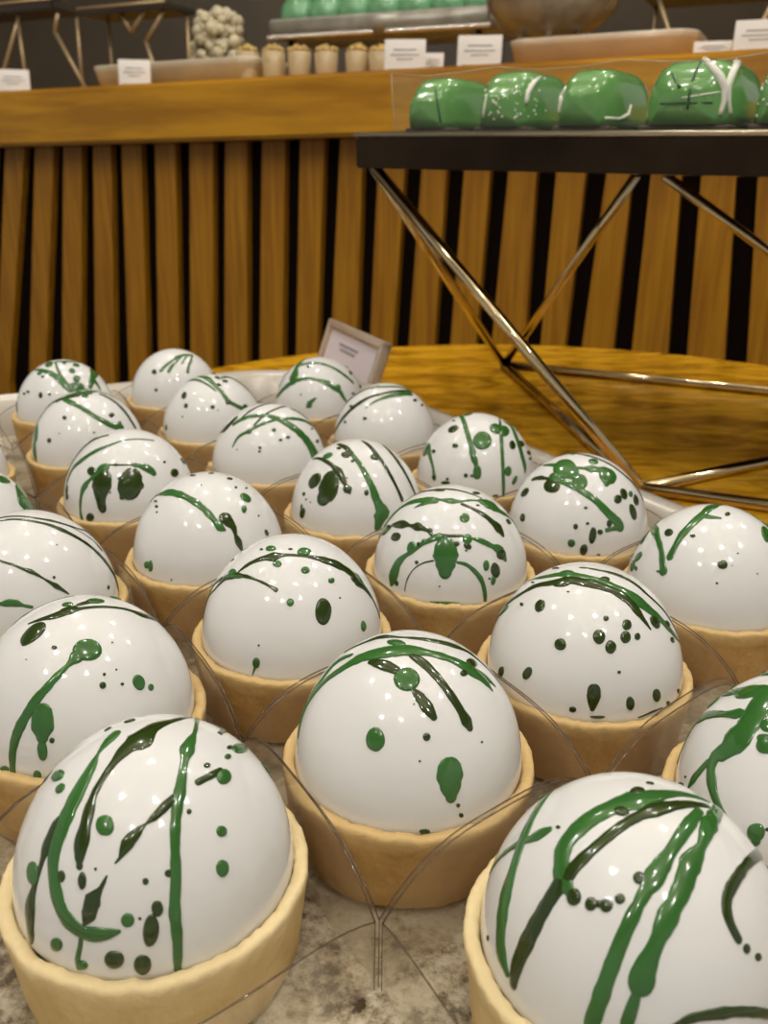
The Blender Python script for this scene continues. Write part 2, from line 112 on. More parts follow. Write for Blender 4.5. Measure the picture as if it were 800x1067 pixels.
def tube(bm, pts, r, seg=10, mat=0, cap=True):
    n = len(pts); rings = []
    up = None
    for i, p in enumerate(pts):
        t = (pts[min(i+1, n-1)] - pts[max(i-1, 0)]).normalized()
        if up is None:
            up = Vector((0,0,1)) if abs(t.z) < 0.9 else Vector((1,0,0))
        s = t.cross(up).normalized(); up2 = s.cross(t).normalized(); up = up2
        rr = r[i] if isinstance(r, (list, tuple)) else r
        rings.append([bm.verts.new(p + s*math.cos(a)*rr + up2*math.sin(a)*rr) for a in [2*math.pi*k/seg for k in range(seg)]])
    for i in range(n-1):
        for k in range(seg):
            f = bm.faces.new((rings[i][k], rings[i][(k+1)%seg], rings[i+1][(k+1)%seg], rings[i+1][k])); f.material_index = mat
    if cap:
        f = bm.faces.new(list(reversed(rings[0]))); f.material_index = mat
        f = bm.faces.new(rings[-1]); f.material_index = mat

def lathe(bm, centre, prof, seg=64, fn=None, mat=0):
    """prof [(r,z)] metres; fn(a, r, z) -> (r, z)"""
    rings = []
    for (r, z) in prof:
        if r < 1e-7:
            rings.append([bm.verts.new(centre + Vector((0, 0, z)))])
        else:
            ring = []
            for k in range(seg):
                a = 2*math.pi*k/seg
                rr, zz = fn(a, r, z) if fn else (r, z)
                ring.append(bm.verts.new(centre + Vector((rr*math.cos(a), rr*math.sin(a), zz))))
            rings.append(ring)
    for A, B in zip(rings, rings[1:]):
        if len(A) == 1 and len(B) == 1: continue
        for k in range(seg):
            k2 = (k+1) % seg
            if len(A) == 1: f = bm.faces.new((A[0], B[k], B[k2]))
            elif len(B) == 1: f = bm.faces.new((A[k], B[0], A[k2]))
            else: f = bm.faces.new((A[k], B[k], B[k2], A[k2]))
            f.material_index = mat

# ------------------------------------------------------------------ materials
def new_mat(name):
    m = bpy.data.materials.new(name); m.use_nodes = True
    nt = m.node_tree
    return m, nt, nt.nodes['Principled BSDF'], nt.nodes['Material Output']

def srgb(r, g, b):
    f = lambda c: (c/255/12.92) if c/255 <= 0.04045 else ((c/255+0.055)/1.055)**2.4
    return (f(r), f(g), f(b), 1)

def simple(name, col, rough=0.5, metal=0.0, coat=0.0, spec=0.5, noise_amt=0.0, scale=30, trans=0.0, bump=0.0, bump_scale=200):
    m, nt, b, out = new_mat(name)
    b.inputs['Base Color'].default_value = col
    b.inputs['Roughness'].default_value = rough
    b.inputs['Metallic'].default_value = metal
    b.inputs['Coat Weight'].default_value = coat
    b.inputs['Coat Roughness'].default_value = 0.05
    b.inputs['Specular IOR Level'].default_value = spec
    b.inputs['Transmission Weight'].default_value = trans
    tc = nt.nodes.new('ShaderNodeTexCoord')
    if noise_amt > 0:
        n = nt.nodes.new('ShaderNodeTexNoise'); n.inputs['Scale'].default_value = scale; n.inputs['Detail'].default_value = 5
        nt.links.new(tc.outputs['Object'], n.inputs['Vector'])
        r = nt.nodes.new('ShaderNodeValToRGB')
        a = [max(0, c*(1-noise_amt)) for c in col[:3]]; bb = [min(1, c*(1+noise_amt)) for c in col[:3]]
        r.color_ramp.elements[0].position = .3; r.color_ramp.elements[1].position = .7
        r.color_ramp.elements[0].color = (*a, 1); r.color_ramp.elements[1].color = (*bb, 1)
        nt.links.new(n.outputs['Fac'], r.inputs['Fac']); nt.links.new(r.outputs['Color'], b.inputs['Base Color'])
    if bump > 0:
        n2 = nt.nodes.new('ShaderNodeTexNoise'); n2.inputs['Scale'].default_value = bump_scale; n2.inputs['Detail'].default_value = 6
        nt.links.new(tc.outputs['Object'], n2.inputs['Vector'])
        bu = nt.nodes.new('ShaderNodeBump'); bu.inputs['Strength'].default_value = bump; bu.inputs['Distance'].default_value = 0.001
        nt.links.new(n2.outputs['Fac'], bu.inputs['Height']); nt.links.new(bu.outputs['Normal'], b.inputs['Normal'])
    return m

def wood(name, c_dark, c_light, stretch, rough=0.4, coat=0.3, rot=0.0, wave=0.0, scale=6.0):
    m, nt, b, out = new_mat(name)
    tc = nt.nodes.new('ShaderNodeTexCoord')
    mp = nt.nodes.new('ShaderNodeMapping'); mp.inputs['Scale'].default_value = stretch; mp.inputs['Rotation'].default_value = (0, 0, rot)
    n = nt.nodes.new('ShaderNodeTexNoise'); n.inputs['Scale'].default_value = scale; n.inputs['Detail'].default_value = 8; n.inputs['Roughness'].default_value = .6; n.inputs['Distortion'].default_value = wave
    r = nt.nodes.new('ShaderNodeValToRGB')
    r.color_ramp.elements[0].position = .38; r.color_ramp.elements[1].position = .62
    r.color_ramp.elements[0].color = c_dark; r.color_ramp.elements[1].color = c_light
    nt.links.new(tc.outputs['Object'], mp.inputs['Vector']); nt.links.new(mp.outputs['Vector'], n.inputs['Vector'])
    nt.links.new(n.outputs['Fac'], r.inputs['Fac']); nt.links.new(r.outputs['Color'], b.inputs['Base Color'])
    b.inputs['Roughness'].default_value = rough
    b.inputs['Coat Weight'].default_value = coat; b.inputs['Coat Roughness'].default_value = .15
    b.inputs['Specular IOR Level'].default_value = .3
    return m

def plastic_sheet(name, tint, lo=0.03, hi=0.45, haze=0.03):
    """thin clear film: mostly see-through, glossy at grazing angles"""
    m, nt, b, out = new_mat(name)
    nt.nodes.remove(b)
    tr = nt.nodes.new('ShaderNodeBsdfTransparent'); tr.inputs['Color'].default_value = tint
    gl = nt.nodes.new('ShaderNodeBsdfGlossy'); gl.inputs['Roughness'].default_value = .08; gl.inputs['Color'].default_value = (.9, .88, .84, 1)
    df = nt.nodes.new('ShaderNodeBsdfDiffuse'); df.inputs['Color'].default_value = (.75, .7, .6, 1)
    lw = nt.nodes.new('ShaderNodeLayerWeight'); lw.inputs['Blend'].default_value = .25
    mr = nt.nodes.new('ShaderNodeMapRange'); mr.inputs['To Min'].default_value = lo; mr.inputs['To Max'].default_value = hi
    nt.links.new(lw.outputs['Facing'], mr.inputs['Value'])
    m1 = nt.nodes.new('ShaderNodeMixShader'); m1.inputs['Fac'].default_value = haze
    nt.links.new(tr.outputs[0], m1.inputs[1]); nt.links.new(df.outputs[0], m1.inputs[2])
    m2 = nt.nodes.new('ShaderNodeMixShader')
    nt.links.new(mr.outputs[0], m2.inputs['Fac']); nt.links.new(m1.outputs[0], m2.inputs[1]); nt.links.new(gl.outputs[0], m2.inputs[2])
    nt.links.new(m2.outputs[0], out.inputs['Surface'])
    return m

M_glaze = simple('white mirror glaze', srgb(228, 229, 229), rough=.07, coat=.0, spec=.55)
M_green = simple('bright green cocoa glaze', srgb(52, 104, 44), rough=.12, coat=.5, noise_amt=.18, scale=60)
M_dark = simple('dark green cocoa glaze', srgb(40, 60, 12), rough=.12, coat=.5, noise_amt=.2, scale=60)

def pastry_mat(name, c1, c2, c3):
    m, nt, b, out = new_mat(name)
    tc = nt.nodes.new('ShaderNodeTexCoord')
    n = nt.nodes.new('ShaderNodeTexNoise'); n.inputs['Scale'].default_value = 70; n.inputs['Detail'].default_value = 9; n.inputs['Roughness'].default_value = .68
    nt.links.new(tc.outputs['Object'], n.inputs['Vector'])
    r = nt.nodes.new('ShaderNodeValToRGB')
    r.color_ramp.elements[0].position = .3; r.color_ramp.elements[1].position = .72
    r.color_ramp.elements[0].color = c1; r.color_ramp.elements[1].color = c2
    nt.links.new(n.outputs['Fac'], r.inputs['Fac'])
    # wall colour holds crust browning and painted shade, paler along the cut rim
    sp = nt.nodes.new('ShaderNodeSeparateXYZ'); nt.links.new(tc.outputs['Object'], sp.inputs[0])
    mr = nt.nodes.new('ShaderNodeMapRange'); mr.inputs['From Min'].default_value = .6*U; mr.inputs['From Max'].default_value = .80*U
    mr.inputs['To Min'].default_value = 0; mr.inputs['To Max'].default_value = 1
    nt.links.new(sp.outputs['Z'], mr.inputs['Value'])
    mx = nt.nodes.new('ShaderNodeMix'); mx.data_type = 'RGBA'
    nt.links.new(mr.outputs[0], mx.inputs['Factor']); nt.links.new(r.outputs['Color'], mx.inputs['A'])
    mx.inputs['B'].default_value = c3
    nt.links.new(mx.outputs['Result'], b.inputs['Base Color'])
    b.inputs['Roughness'].default_value = .62; b.inputs['Specular IOR Level'].default_value = .25
    n2 = nt.nodes.new('ShaderNodeTexNoise'); n2.inputs['Scale'].default_value = 260; n2.inputs['Detail'].default_value = 8
    nt.links.new(tc.outputs['Object'], n2.inputs['Vector'])
    bu = nt.nodes.new('ShaderNodeBump'); bu.inputs['Strength'].default_value = .6; bu.inputs['Distance'].default_value = .001
    nt.links.new(n2.outputs['Fac'], bu.inputs['Height']); nt.links.new(bu.outputs['Normal'], b.inputs['Normal'])
    return m
M_pastry = pastry_mat('baked shortcrust', srgb(166, 124, 66), srgb(203, 165, 104), srgb(216, 186, 130))
M_pastry_pale = pastry_mat('pale shortcrust', srgb(206, 176, 116), srgb(230, 206, 154), srgb(236, 216, 168))
M_film = plastic_sheet('clear liner film', (.965, .955, .935, 1), .035, .42, .05)
M_film_edge = simple('liner film edge', srgb(84, 64, 44), rough=.12, spec=.9, coat=.4)
M_film_edge.node_tree.nodes['Principled BSDF'].inputs['Alpha'].default_value = .6

def tray_mat():
    m, nt, b, out = new_mat('mottled silver tray')
    tc = nt.nodes.new('ShaderNodeTexCoord')
    n = nt.nodes.new('ShaderNodeTexNoise'); n.inputs['Scale'].default_value = 330; n.inputs['Detail'].default_value = 6; n.inputs['Roughness'].default_value = .7
    n3 = nt.nodes.new('ShaderNodeTexNoise'); n3.inputs['Scale'].default_value = 70; n3.inputs['Detail'].default_value = 3
    nt.links.new(tc.outputs['Object'], n.inputs['Vector']); nt.links.new(tc.outputs['Object'], n3.inputs['Vector'])
    ad = nt.nodes.new('ShaderNodeMath'); ad.operation = 'ADD'
    nt.links.new(n.outputs['Fac'], ad.inputs[0]); nt.links.new(n3.outputs['Fac'], ad.inputs[1])
    r = nt.nodes.new('ShaderNodeValToRGB')
    e = r.color_ramp.elements
    e[0].position = .41; e[0].color = srgb(78, 62, 42)
    e[1].position = .55; e[1].color = srgb(220, 212, 192)
    k = e.new(.465); k.color = srgb(164, 150, 124)
    hv = nt.nodes.new('ShaderNodeMath'); hv.operation = 'MULTIPLY'; hv.inputs[1].default_value = .5
    nt.links.new(ad.outputs[0], hv.inputs[0]); nt.links.new(hv.outputs[0], r.inputs['Fac'])
    nt.links.new(r.outputs['Color'], b.inputs['Base Color'])
    b.inputs['Metallic'].default_value = .25; b.inputs['Roughness'].default_value = .3
    bu = nt.nodes.new('ShaderNodeBump'); bu.inputs['Strength'].default_value = .8; bu.inputs['Distance'].default_value = .001
    nt.links.new(n.outputs['Fac'], bu.inputs['Height']); nt.links.new(bu.outputs['Normal'], b.inputs['Normal'])
    return m
M_tray = tray_mat()
M_tray_wall = simple('brushed pale tray rim', srgb(186, 180, 170), rough=.3, metal=.2, noise_amt=.08, scale=20)
M_table = wood('honey oak with painted light ripples', srgb(160, 108, 6), srgb(228, 172, 34), (1, 2.6, 1), rough=.25, coat=.4, rot=.45, wave=1.8, scale=13)  # oak grain, its stretched swirls also painting rippled light onto the top
M_table_leg = wood('table leg oak', srgb(110, 66, 12), srgb(160, 100, 22), (1, 1, 6), rough=.45)
M_slat = wood('counter slat oak', srgb(150, 98, 10), srgb(178, 124, 18), (30, 30, 1.2), rough=.5, coat=.1, scale=4)
M_band = wood('counter rail oak', srgb(160, 108, 10), srgb(196, 142, 22), (.7, .7, 8), rough=.45, coat=.2, scale=5)
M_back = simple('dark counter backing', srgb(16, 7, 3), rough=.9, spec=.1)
M_chrome = simple('champagne steel', srgb(214, 196, 156), rough=.1, metal=1)
M_slab = simple('dark polished steel', srgb(58, 46, 34), rough=.12, metal=.9, noise_amt=.5, scale=14)  # mottling in the steel colour stands in for room reflections
M_slab_lip = simple('bright steel lip', srgb(200, 186, 160), rough=.25, metal=.9)

# ------------------------------------------------------------------ camera
cp, sp_ = math.cos(PITCH), math.sin(PITCH)
right0 = Vector((1, 0, 0)); fwd = Vector((0, cp, -sp_)); down0 = Vector((0, -sp_, -cp))
c_right = right0*math.cos(ROLL) - down0*math.sin(ROLL)
c_down = right0*math.sin(ROLL) + down0*math.cos(ROLL)
cam_d = bpy.data.cameras.new('camera'); cam = bpy.data.objects.new('camera', cam_d); C.objects.link(cam)
cam_loc = W(0, 0, CAM_H)
m = Matrix.Identity(4)
for i, v in enumerate((c_right, -c_down, -fwd)):
    m[0][i], m[1][i], m[2][i] = v
m.translation = cam_loc
cam.matrix_world = m
cam_d.sensor_fit = 'VERTICAL'; cam_d.sensor_height = 36; cam_d.lens = F_PX/1067*36
cam_d.clip_start = .01; cam_d.clip_end = 50
cam_d.dof.use_dof = True; cam_d.dof.focus_distance = 8.0*U; cam_d.dof.aperture_fstop = 24
bpy.context.scene.camera = cam

def rdir(x, y):
    """world direction seen at photo point (x, y), scaled to unit depth"""
    X, Y = (x-400)/F_PX, (y-533.5)/F_PX
    return fwd + c_right*X + c_down*Y
def at_depth(x, y, d):                # d in working units along the optical axis
    return cam_loc + rdir(x, y)*(d*U)
def at_z(x, y, z):
    d = rdir(x, y); t = (W(0, 0, z).z - cam_loc.z)/d.z
    return cam_loc + d*t

# ------------------------------------------------------------------ the setting
FLOOR_Z = 0.0
bm = bmesh.new()
quad_box(bm, [Vector(p) for p in ((-4,-3,-.1),(4,-3,-.1),(4,5,-.1),(-4,5,-.1),(-4,-3,0),(4,-3,0),(4,5,0),(-4,5,0))])
tag(obj('floor', bm, simple('dark floor tile', srgb(70, 56, 40), rough=.4, noise_amt=.15, scale=3), smooth=False), kind='structure')
bm = bmesh.new()
quad_box(bm, [Vector(p) for p in ((-4,4.2,0),(4,4.2,0),(4,4.3,0),(-4,4.3,0),(-4,4.2,2.8),(4,4.2,2.8),(4,4.3,2.8),(-4,4.3,2.8))])
tag(obj('wall_back', bm, simple('dark olive wall panel', srgb(78, 62, 38), rough=.5, noise_amt=.3, scale=2.2), smooth=False), kind='structure')
bm = bmesh.new()
quad_box(bm, [Vector(p) for p in ((-4,-3,2.8),(4,-3,2.8),(4,4.3,2.8),(-4,4.3,2.8),(-4,-3,2.9),(4,-3,2.9),(4,4.3,2.9),(-4,4.3,2.9))])
tag(obj('ceiling', bm, simple('warm ceiling', srgb(196, 186, 168), rough=.8), smooth=False), kind='structure')

# ------------------------------------------------------------------ counter
A0 = Vector((-24.5, 60, 0)); B0 = Vector((16.4, 40, 0))
wdir = (B0-A0).normalized(); ndir = Vector((-wdir.y, wdir.x, 0)).normalized()
if ndir.y < 0: ndir = -ndir
def on_counter(px, py, d=0.0):
    """photo point -> (s, z) on the vertical plane d units behind the slat faces"""
    r = rdir(px, py)
    o = Vector((A0.x*U, A0.y*U, 0)) + ndir*(d*U)
    t = (o - cam_loc).dot(ndir)/r.dot(ndir)
    P = cam_loc + r*t
    return (P-o).dot(wdir)/U, (P.z-Z0)/U, (P-cam_loc).dot(fwd)/U
def CW(s, d, z):
    p = A0 + wdir*s + ndir*d
    return W(p.x, p.y, z)
DB = -1.5                             # front rail stands proud of the slats
sa, zba, _ = on_counter(0, 152.5, DB); sb, zbb, _ = on_counter(800, 129, DB)
sc_, zta, _ = on_counter(0, 95, DB); sd, ztb, _ = on_counter(800, 50, DB)
def zbot(s): return zba + (zbb-zba)*(s-sa)/(sb-sa)
def ztop(s): return zta + (ztb-zta)*(s-sc_)/(sd-sc_)
ZF = -Z0/U                            # floor in working units
counter = empty('display_counter', CW(22, 0, ZF), 'long wooden display counter with wavy vertical slats under a thick honey oak rail', 'counter')
S0, S1 = -14, 72
bm = bmesh.new()
quad_box(bm, [CW(S0,DB,zbot(S0)), CW(S1,DB,zbot(S1)), CW(S1,26,zbot(S1)), CW(S0,26,zbot(S0)),
              CW(S0,DB,ztop(S0)), CW(S1,DB,ztop(S1)), CW(S1,26,ztop(S1)), CW(S0,26,ztop(S0))])
bmesh.ops.bevel(bm, geom=list(bm.edges), offset=.15*U, segments=3, affect='EDGES')
obj('counter_rail', bm, M_band, counter, smooth=False)
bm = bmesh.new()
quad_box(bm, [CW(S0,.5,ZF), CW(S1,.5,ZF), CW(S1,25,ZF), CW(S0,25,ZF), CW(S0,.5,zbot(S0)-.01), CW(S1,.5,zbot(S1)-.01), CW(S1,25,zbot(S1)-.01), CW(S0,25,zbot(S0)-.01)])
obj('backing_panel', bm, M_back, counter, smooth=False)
gaps = [(-30,152,-46,400,11,20),(0,152,-14,400,11,20),(31,152,20,400,11,20),(61,152,56,400,10,17),(91,152,92,385,12,15),(121,152,126.6,385,11,15),(154,152,159,361,15,12),(190,150,192.5,361,15,12),
 (228,150,228,377,13,12),(265,148,264,376,16,13),(304.7,148,301.5,364,16,14),(346,146,337.5,364,17,14),(386,160,379,342,17,14),(430,180,418,355,18,16),(474,180,461,355,19,17),(520,180,504,355,19,17),
 (569,180,555,355,21,17),(621,180,598,355,22,18),(668,185,649,358,20,20),(720,185,706,361,21,21),(778,185,767,365,23,24),(838,190,832,370,24,24),(902,190,900,375,25,25),(970,190,968,375,26,26),(1042,190,1040,375,27,27)]
ge = []
for (x1,y1,x2,y2,w1,w2) in gaps:
    a, za, _ = on_counter(x1,y1); b_, zb_, _ = on_counter(x2,y2)
    wa = on_counter(x1+w1/2,y1)[0]-a; wb = on_counter(x2+w2/2,y2)[0]-b_
    ge.append((a, za, b_, zb_, wa, wb))
def gap_edge(g, z, side):
    a, za, b_, zb_, wa, wb = g
    t = (za-z)/(za-zb_); t = min(t, 1.15)
    return a+(b_-a)*t + side*(wa+(wb-wa)*t)
for g1, g2 in zip(ge, ge[1:]):
    bm = bmesh.new()
    N = 10; loops = []
    sm = (g1[0]+g2[0])/2; ztp = zbot(sm)-.02
    zs = [ztp - (ztp+9)*k/N for k in range(N+1)] + [ZF]
    for z in zs:
        l, r_ = gap_edge(g1, z, 1), gap_edge(g2, z, -1)
        loops.append([bm.verts.new(CW(l,0,z)), bm.verts.new(CW(r_,0,z)), bm.verts.new(CW(r_,.48,z)), bm.verts.new(CW(l,.48,z))])
    for L1, L2 in zip(loops, loops[1:]):
        for k in range(4):
            bm.faces.new((L1[k], L1[(k+1)%4], L2[(k+1)%4], L2[k]))
    bm.faces.new(loops[0]); bm.faces.new(list(reversed(loops[-1])))
    obj('slat', bm, M_slat, counter, smooth=False)

# ------------------------------------------------------------------ table
table = empty('oval_table', W(4.4, 16, ZF), 'oval honey oak table under the tart tray and the steel riser', 'table')
cx, cy, ra, rb = 4.4, 16.0, 14.0, 16.9
bm = bmesh.new()
prof = [(0,Z_TABLE-1.0),(.97,Z_TABLE-1.0),(.995,Z_TABLE-.9),(1.0,Z_TABLE-.12),(.994,Z_TABLE-.03),(.985,Z_TABLE),(0,Z_TABLE)]
rings = []
for (k, z) in prof:
    if k == 0: rings.append([bm.verts.new(W(cx, cy, z))])
    else: rings.append([bm.verts.new(W(cx+ra*k*math.cos(a), cy+rb*k*math.sin(a), z)) for a in [2*math.pi*i/128 for i in range(128)]])
for A_, B_ in zip(rings, rings[1:]):
    for i in range(128):
        j = (i+1) % 128
        if len(A_) == 1: bm.faces.new((A_[0], B_[j], B_[i]))
        elif len(B_) == 1: bm.faces.new((A_[i], A_[j], B_[0]))
        else: bm.faces.new((A_[i], A_[j], B_[j], B_[i]))
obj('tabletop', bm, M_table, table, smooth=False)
for (dx, dy) in ((-7,-9),(7,-9),(7,9),(-7,9)):
    bm = bmesh.new()
    tube(bm, [W(cx+dx, cy+dy, Z_TABLE-1.0), W(cx+dx*1.1, cy+dy*1.1, ZF)], [.9*U, .6*U], 20)
    obj('leg', bm, M_table_leg, table)

# ------------------------------------------------------------------ tart tray (rounded rectangle turned about 30 degrees)
ta = Vector((.80, .60, 0)); tb = Vector((-.515, .857, 0))
ta = Vector((.857, .515, 0)).normalized(); tb = Vector((-.515, .857, 0)).normalized()
def tray_outline(inset, z, seg=10):
    # extents in the (ta, tb) frame
    a0, a1, b0, b1 = -2.2, 10.62, .7, 21.4
    a0 += inset; a1 -= inset; b0 += inset; b1 -= inset
    rr = max(.4, 2.6 - inset)
    pts = []
    for (ca, cb, st) in ((a1-rr, b1-rr, 0), (a0+rr, b1-rr, 90), (a0+rr, b0+rr, 180), (a1-rr, b0+rr, 270)):
        for k in range(seg+1):
            an = math.radians(st + 90*k/seg)
            p = ta*(ca+rr*math.cos(an)) + tb*(cb+rr*math.sin(an))
            pts.append(W(p.x, p.y, z))
    return pts
tray = empty('serving_tray', W(-1.5, 10.5, Z_TABLE), 'pale silver serving tray with rounded corners holding the white domed tarts', 'tray')
bm = bmesh.new()
zt_ = Z_TABLE
loops = [tray_outline(.45, zt_+.005), tray_outline(.18, zt_+.72), tray_outline(.05, zt_+.90), tray_outline(-.10, zt_+.88),
         tray_outline(-.10, zt_+.95), tray_outline(.07, zt_+.98), tray_outline(.25, zt_+.78), tray_outline(.5, zt_+.10)]
L = [[bm.verts.new(p) for p in lp] for lp in loops]
for A_, B_ in zip(L, L[1:]):
    n = len(A_)
    for i in range(n): bm.faces.new((A_[i], A_[(i+1)%n], B_[(i+1)%n], B_[i]))
obj('tray_rim', bm, M_tray_wall, tray)
bm = bmesh.new()
la = [bm.verts.new(p) for p in tray_outline(.47, zt_+.01)]; lb = [bm.verts.new(p) for p in tray_outline(.5, zt_+.10)]
bm.faces.new(la); bm.faces.new(lb)
for i in range(len(la)): bm.faces.new((la[i], la[(i+1)%len(la)], lb[(i+1)%len(la)], lb[i]))
obj('tray_floor', bm, M_tray, tray, smooth=False)

# ------------------------------------------------------------------ tarts
ZB = -.755                           # tart base in working units
def shell_mesh(seed, mat):
    rnd = random.Random(seed)
    ph = [rnd.uniform(0, 6.28) for _ in range(8)]
    def fn(a, r, z):
        k = r/U
        if k < .5: return r, z
        v = Vector((math.cos(a)*3, math.sin(a)*3, z/U*2 + seed*7))
        nn = noise.noise(v*1.3)*.014 + noise.noise(v*5)*.008 + noise.noise(v*14)*.006
        nz = (noise.noise(v*2.1+Vector((9,1,2)))*.022 + noise.noise(v*7)*.014 + noise.noise(v*16)*.010) if z/U > .66 else 0
        return (k + nn)*U, z + nz*U
    bm = bmesh.new()
    pr = [(0,0),(.6,0),(1.005,0),(1.025,.03),(1.045,.2),(1.063,.35),(1.08,.5),(1.094,.62),(1.106,.70),(1.110,.742),(1.104,.766),(1.088,.780),(1.06,.783),(1.025,.778),(1.005,.760),(.99,.72),(.975,.6),(.97,.45),(0,.45)]
    lathe(bm, Vector((0,0,0)), [(a*U, b*U) for a, b in pr], 180, fn)
    me_o = bm
    bmesh.ops.recalc_face_normals(bm, faces=bm.faces)
    me = bpy.data.meshes.new('pastry_shell'); bm.to_mesh(me); bm.free()
    me.materials.append(mat)
    for p in me.polygons: p.use_smooth = True
    return me
SHELLS = [shell_mesh(s, M_pastry) for s in range(6)]
PALE = {1: shell_mesh(11, M_pastry_pale), 2: shell_mesh(12, M_pastry_pale)}

def dome_mesh():
    bm = bmesh.new()
    pr = [(.955, -.10), (.98, -.05), (.995, -.015)]
    for k in range(0, 37):
        a = math.radians(90*k/36)
        pr.append((math.cos(a) if k < 36 else 0, math.sin(a)*DOME_H))
    lathe(bm, Vector((0,0,0)), [(0, -.10*U)] + [(a*U, b*U) for a, b in pr], 96)
    bmesh.ops.recalc_face_normals(bm, faces=bm.faces)
    me = bpy.data.meshes.new('glazed_dome'); bm.to_mesh(me); bm.free()
    me.materials.append(M_glaze)
    for p in me.polygons: p.use_smooth = True
    return me
DOME = dome_mesh()

def usph(x, y):
    z = math.sqrt(max(0, 1-x*x-y*y)); return Vector((x, y, z))
def surf(u, hgt=0.0):
    """unit-sphere direction -> point on the dome (metres), raised hgt units along the normal"""
    u = u.normalized()
    if u.z < -.03: u.z = -.03
    P = Vector((u.x, u.y, u.z*DOME_H)); n = Vector((u.x, u.y, u.z/DOME_H)).normalized()
    return (P + n*hgt)*U
def stroke(bm, pts, mat, rnd):
    us = [usph(x/1000, y/1000) for x, y, w in pts]; ws = [w/1000 for x, y, w in pts]
    n = len(us); S = []
    def cr(p0, p1, p2, p3, t):
        return p1*1 + (p2-p0)*(.5*t) + (p0*2-p1*5+p2*4-p3)*(.5*t*t) + (p1*3-p0-p2*3+p3)*(.5*t**3)
    for i in range(n-1):
        p0, p1, p2, p3 = us[max(i-1,0)], us[i], us[i+1], us[min(i+2,n-1)]
        m_ = max(2, int((p2-p1).length/.03))
        for k in range(m_):
            t = k/m_; ts = t*t*(3-2*t)
            S.append((cr(p0,p1,p2,p3,t).normalized(), ws[i]+(ws[i+1]-ws[i])*ts))
    S.append((us[-1], ws[-1]))
    ph = rnd.uniform(0, 50)
    acc = 0; S2 = []
    for i, (p, w) in enumerate(S):
        if i: acc += (p-S[i-1][0]).length
        S2.append((p, w*(1+.22*noise.noise(Vector((acc*14, ph, 0))))))
    S = S2
    # rounded ends
    def endcap(p, q, w):
        t = (p-q); t = t - p*t.dot(p)
        t = t.normalized() if t.length > 1e-6 else Vector((0,0,0))
        return [((p+t*(w*.5*s)).normalized(), w*math.sqrt(max(0,1-s*s))) for s in (.45, .8, .97)]
    S = list(reversed(endcap(S[0][0], S[1][0], S[0][1]))) + S + endcap(S[-1][0], S[-2][0], S[-1][1])
    rings = []
    for i, (p, w) in enumerate(S):
        t = (S[min(i+1,len(S)-1)][0]-S[max(i-1,0)][0]); b = p.cross(t)
        b = b.normalized() if b.length > 1e-7 else Vector((1,0,0))
        hh = min(.011, w*.16)
        rings.append([bm.verts.new(surf(p+b*(w/2*o), .002+hh*g)) for o, g in ((-1,-.2),(-.95,.5),(-.7,.92),(0,1.08),(.7,.92),(.95,.5),(1,-.2))])
    for A_, B_ in zip(rings, rings[1:]):
        for k in range(6):
            f = bm.faces.new((A_[k], A_[k+1], B_[k+1], B_[k])); f.material_index = mat
def blob(bm, v, mat, rnd):
    c = usph(v[0]/1000, v[1]/1000)
    ea = Vector((0,0,1)).cross(c); ea = ea.normalized() if ea.length > 1e-6 else Vector((1,0,0)); no = c.cross(ea)
    e1 = ea*(v[2]/1000)+no*(v[3]/1000); e2 = ea*(v[4]/1000)+no*(v[5]/1000)
    r = (e1.length+e2.length)/2; hh = min(.013, r*.3); ph = rnd.uniform(0, 50)
    seg = 20 if r > .04 else 12
    lev = ((1,-.2),(.96,.5),(.8,.9),(.4,1.05))
    rings = []
    for k_, g in lev:
        ring = []
        for i in range(seg):
            a = 2*math.pi*i/seg; wob = 1+.07*noise.noise(Vector((math.cos(a)*1.3+ph, math.sin(a)*1.3, 1)))
            ring.append(bm.verts.new(surf(c+(e1*math.cos(a)+e2*math.sin(a))*k_*wob, .002+hh*g)))
        rings.append(ring)
    top = bm.verts.new(surf(c, .002+hh*1.12))
    for A_, B_ in zip(rings, rings[1:]):
        for i in range(seg):
            f = bm.faces.new((A_[i], A_[(i+1)%seg], B_[(i+1)%seg], B_[i])); f.material_index = mat
    for i in range(seg):
        f = bm.faces.new((rings[-1][i], rings[-1][(i+1)%seg], top)); f.material_index = mat

TART = {   # short descriptions of each tart's green drizzle
1: 'front left tart with a long curved green hook and straight green stripe',
2: 'front right tart with parallel thick green stripes and a dark looping arc',
3: 'front centre tart with a teardrop green drop low on its right side',
4: 'tart with a round green drop trailing a long curved tail',
5: 'tart at the right edge with a broad branching bright green splash',
6: 'tart with one large dark oval spot right of its centre',
7: 'tart with a green band over five clustered dark round spots',
8: 'left edge tart with thin dark parallel lines arching over its top',
9: 'tart with one green diagonal stroke ending beside a dark comma drip',
10: 'tart with a large egg shaped green drop amid splattered arcs',
11: 'right edge tart with two slanting green strokes and one round dot',
12: 'tart cut off by the left edge with two green leaf shaped blots',
13: 'tart with two big dark green blots side by side on its front',
14: 'tart with a slanted dark oval blot left and three long stripes right',
15: 'tart with a clump of round green drops and a thick diagonal tail',
16: 'tart with a tall narrow green blot on its left flank',
17: 'tart with crossing thin arcs and one widening dark stripe down its right',
18: 'tart with a glossy round green bead between two straight vertical stripes',
19: 'tart with slanting lines of green beads and three dots on its left',
20: 'nearly plain tart with thin arching lines, beside the tray rim',
21: 'far left tart with forked green branches on its top',
22: 'farthest tart with a fan of short green strokes on its top',
23: 'back tart before the card holder with a knotted green line across it',
24: 'tart barely showing at the far left edge, mostly outside the picture',
}
bpy_data = bpy.data
tarts = {}
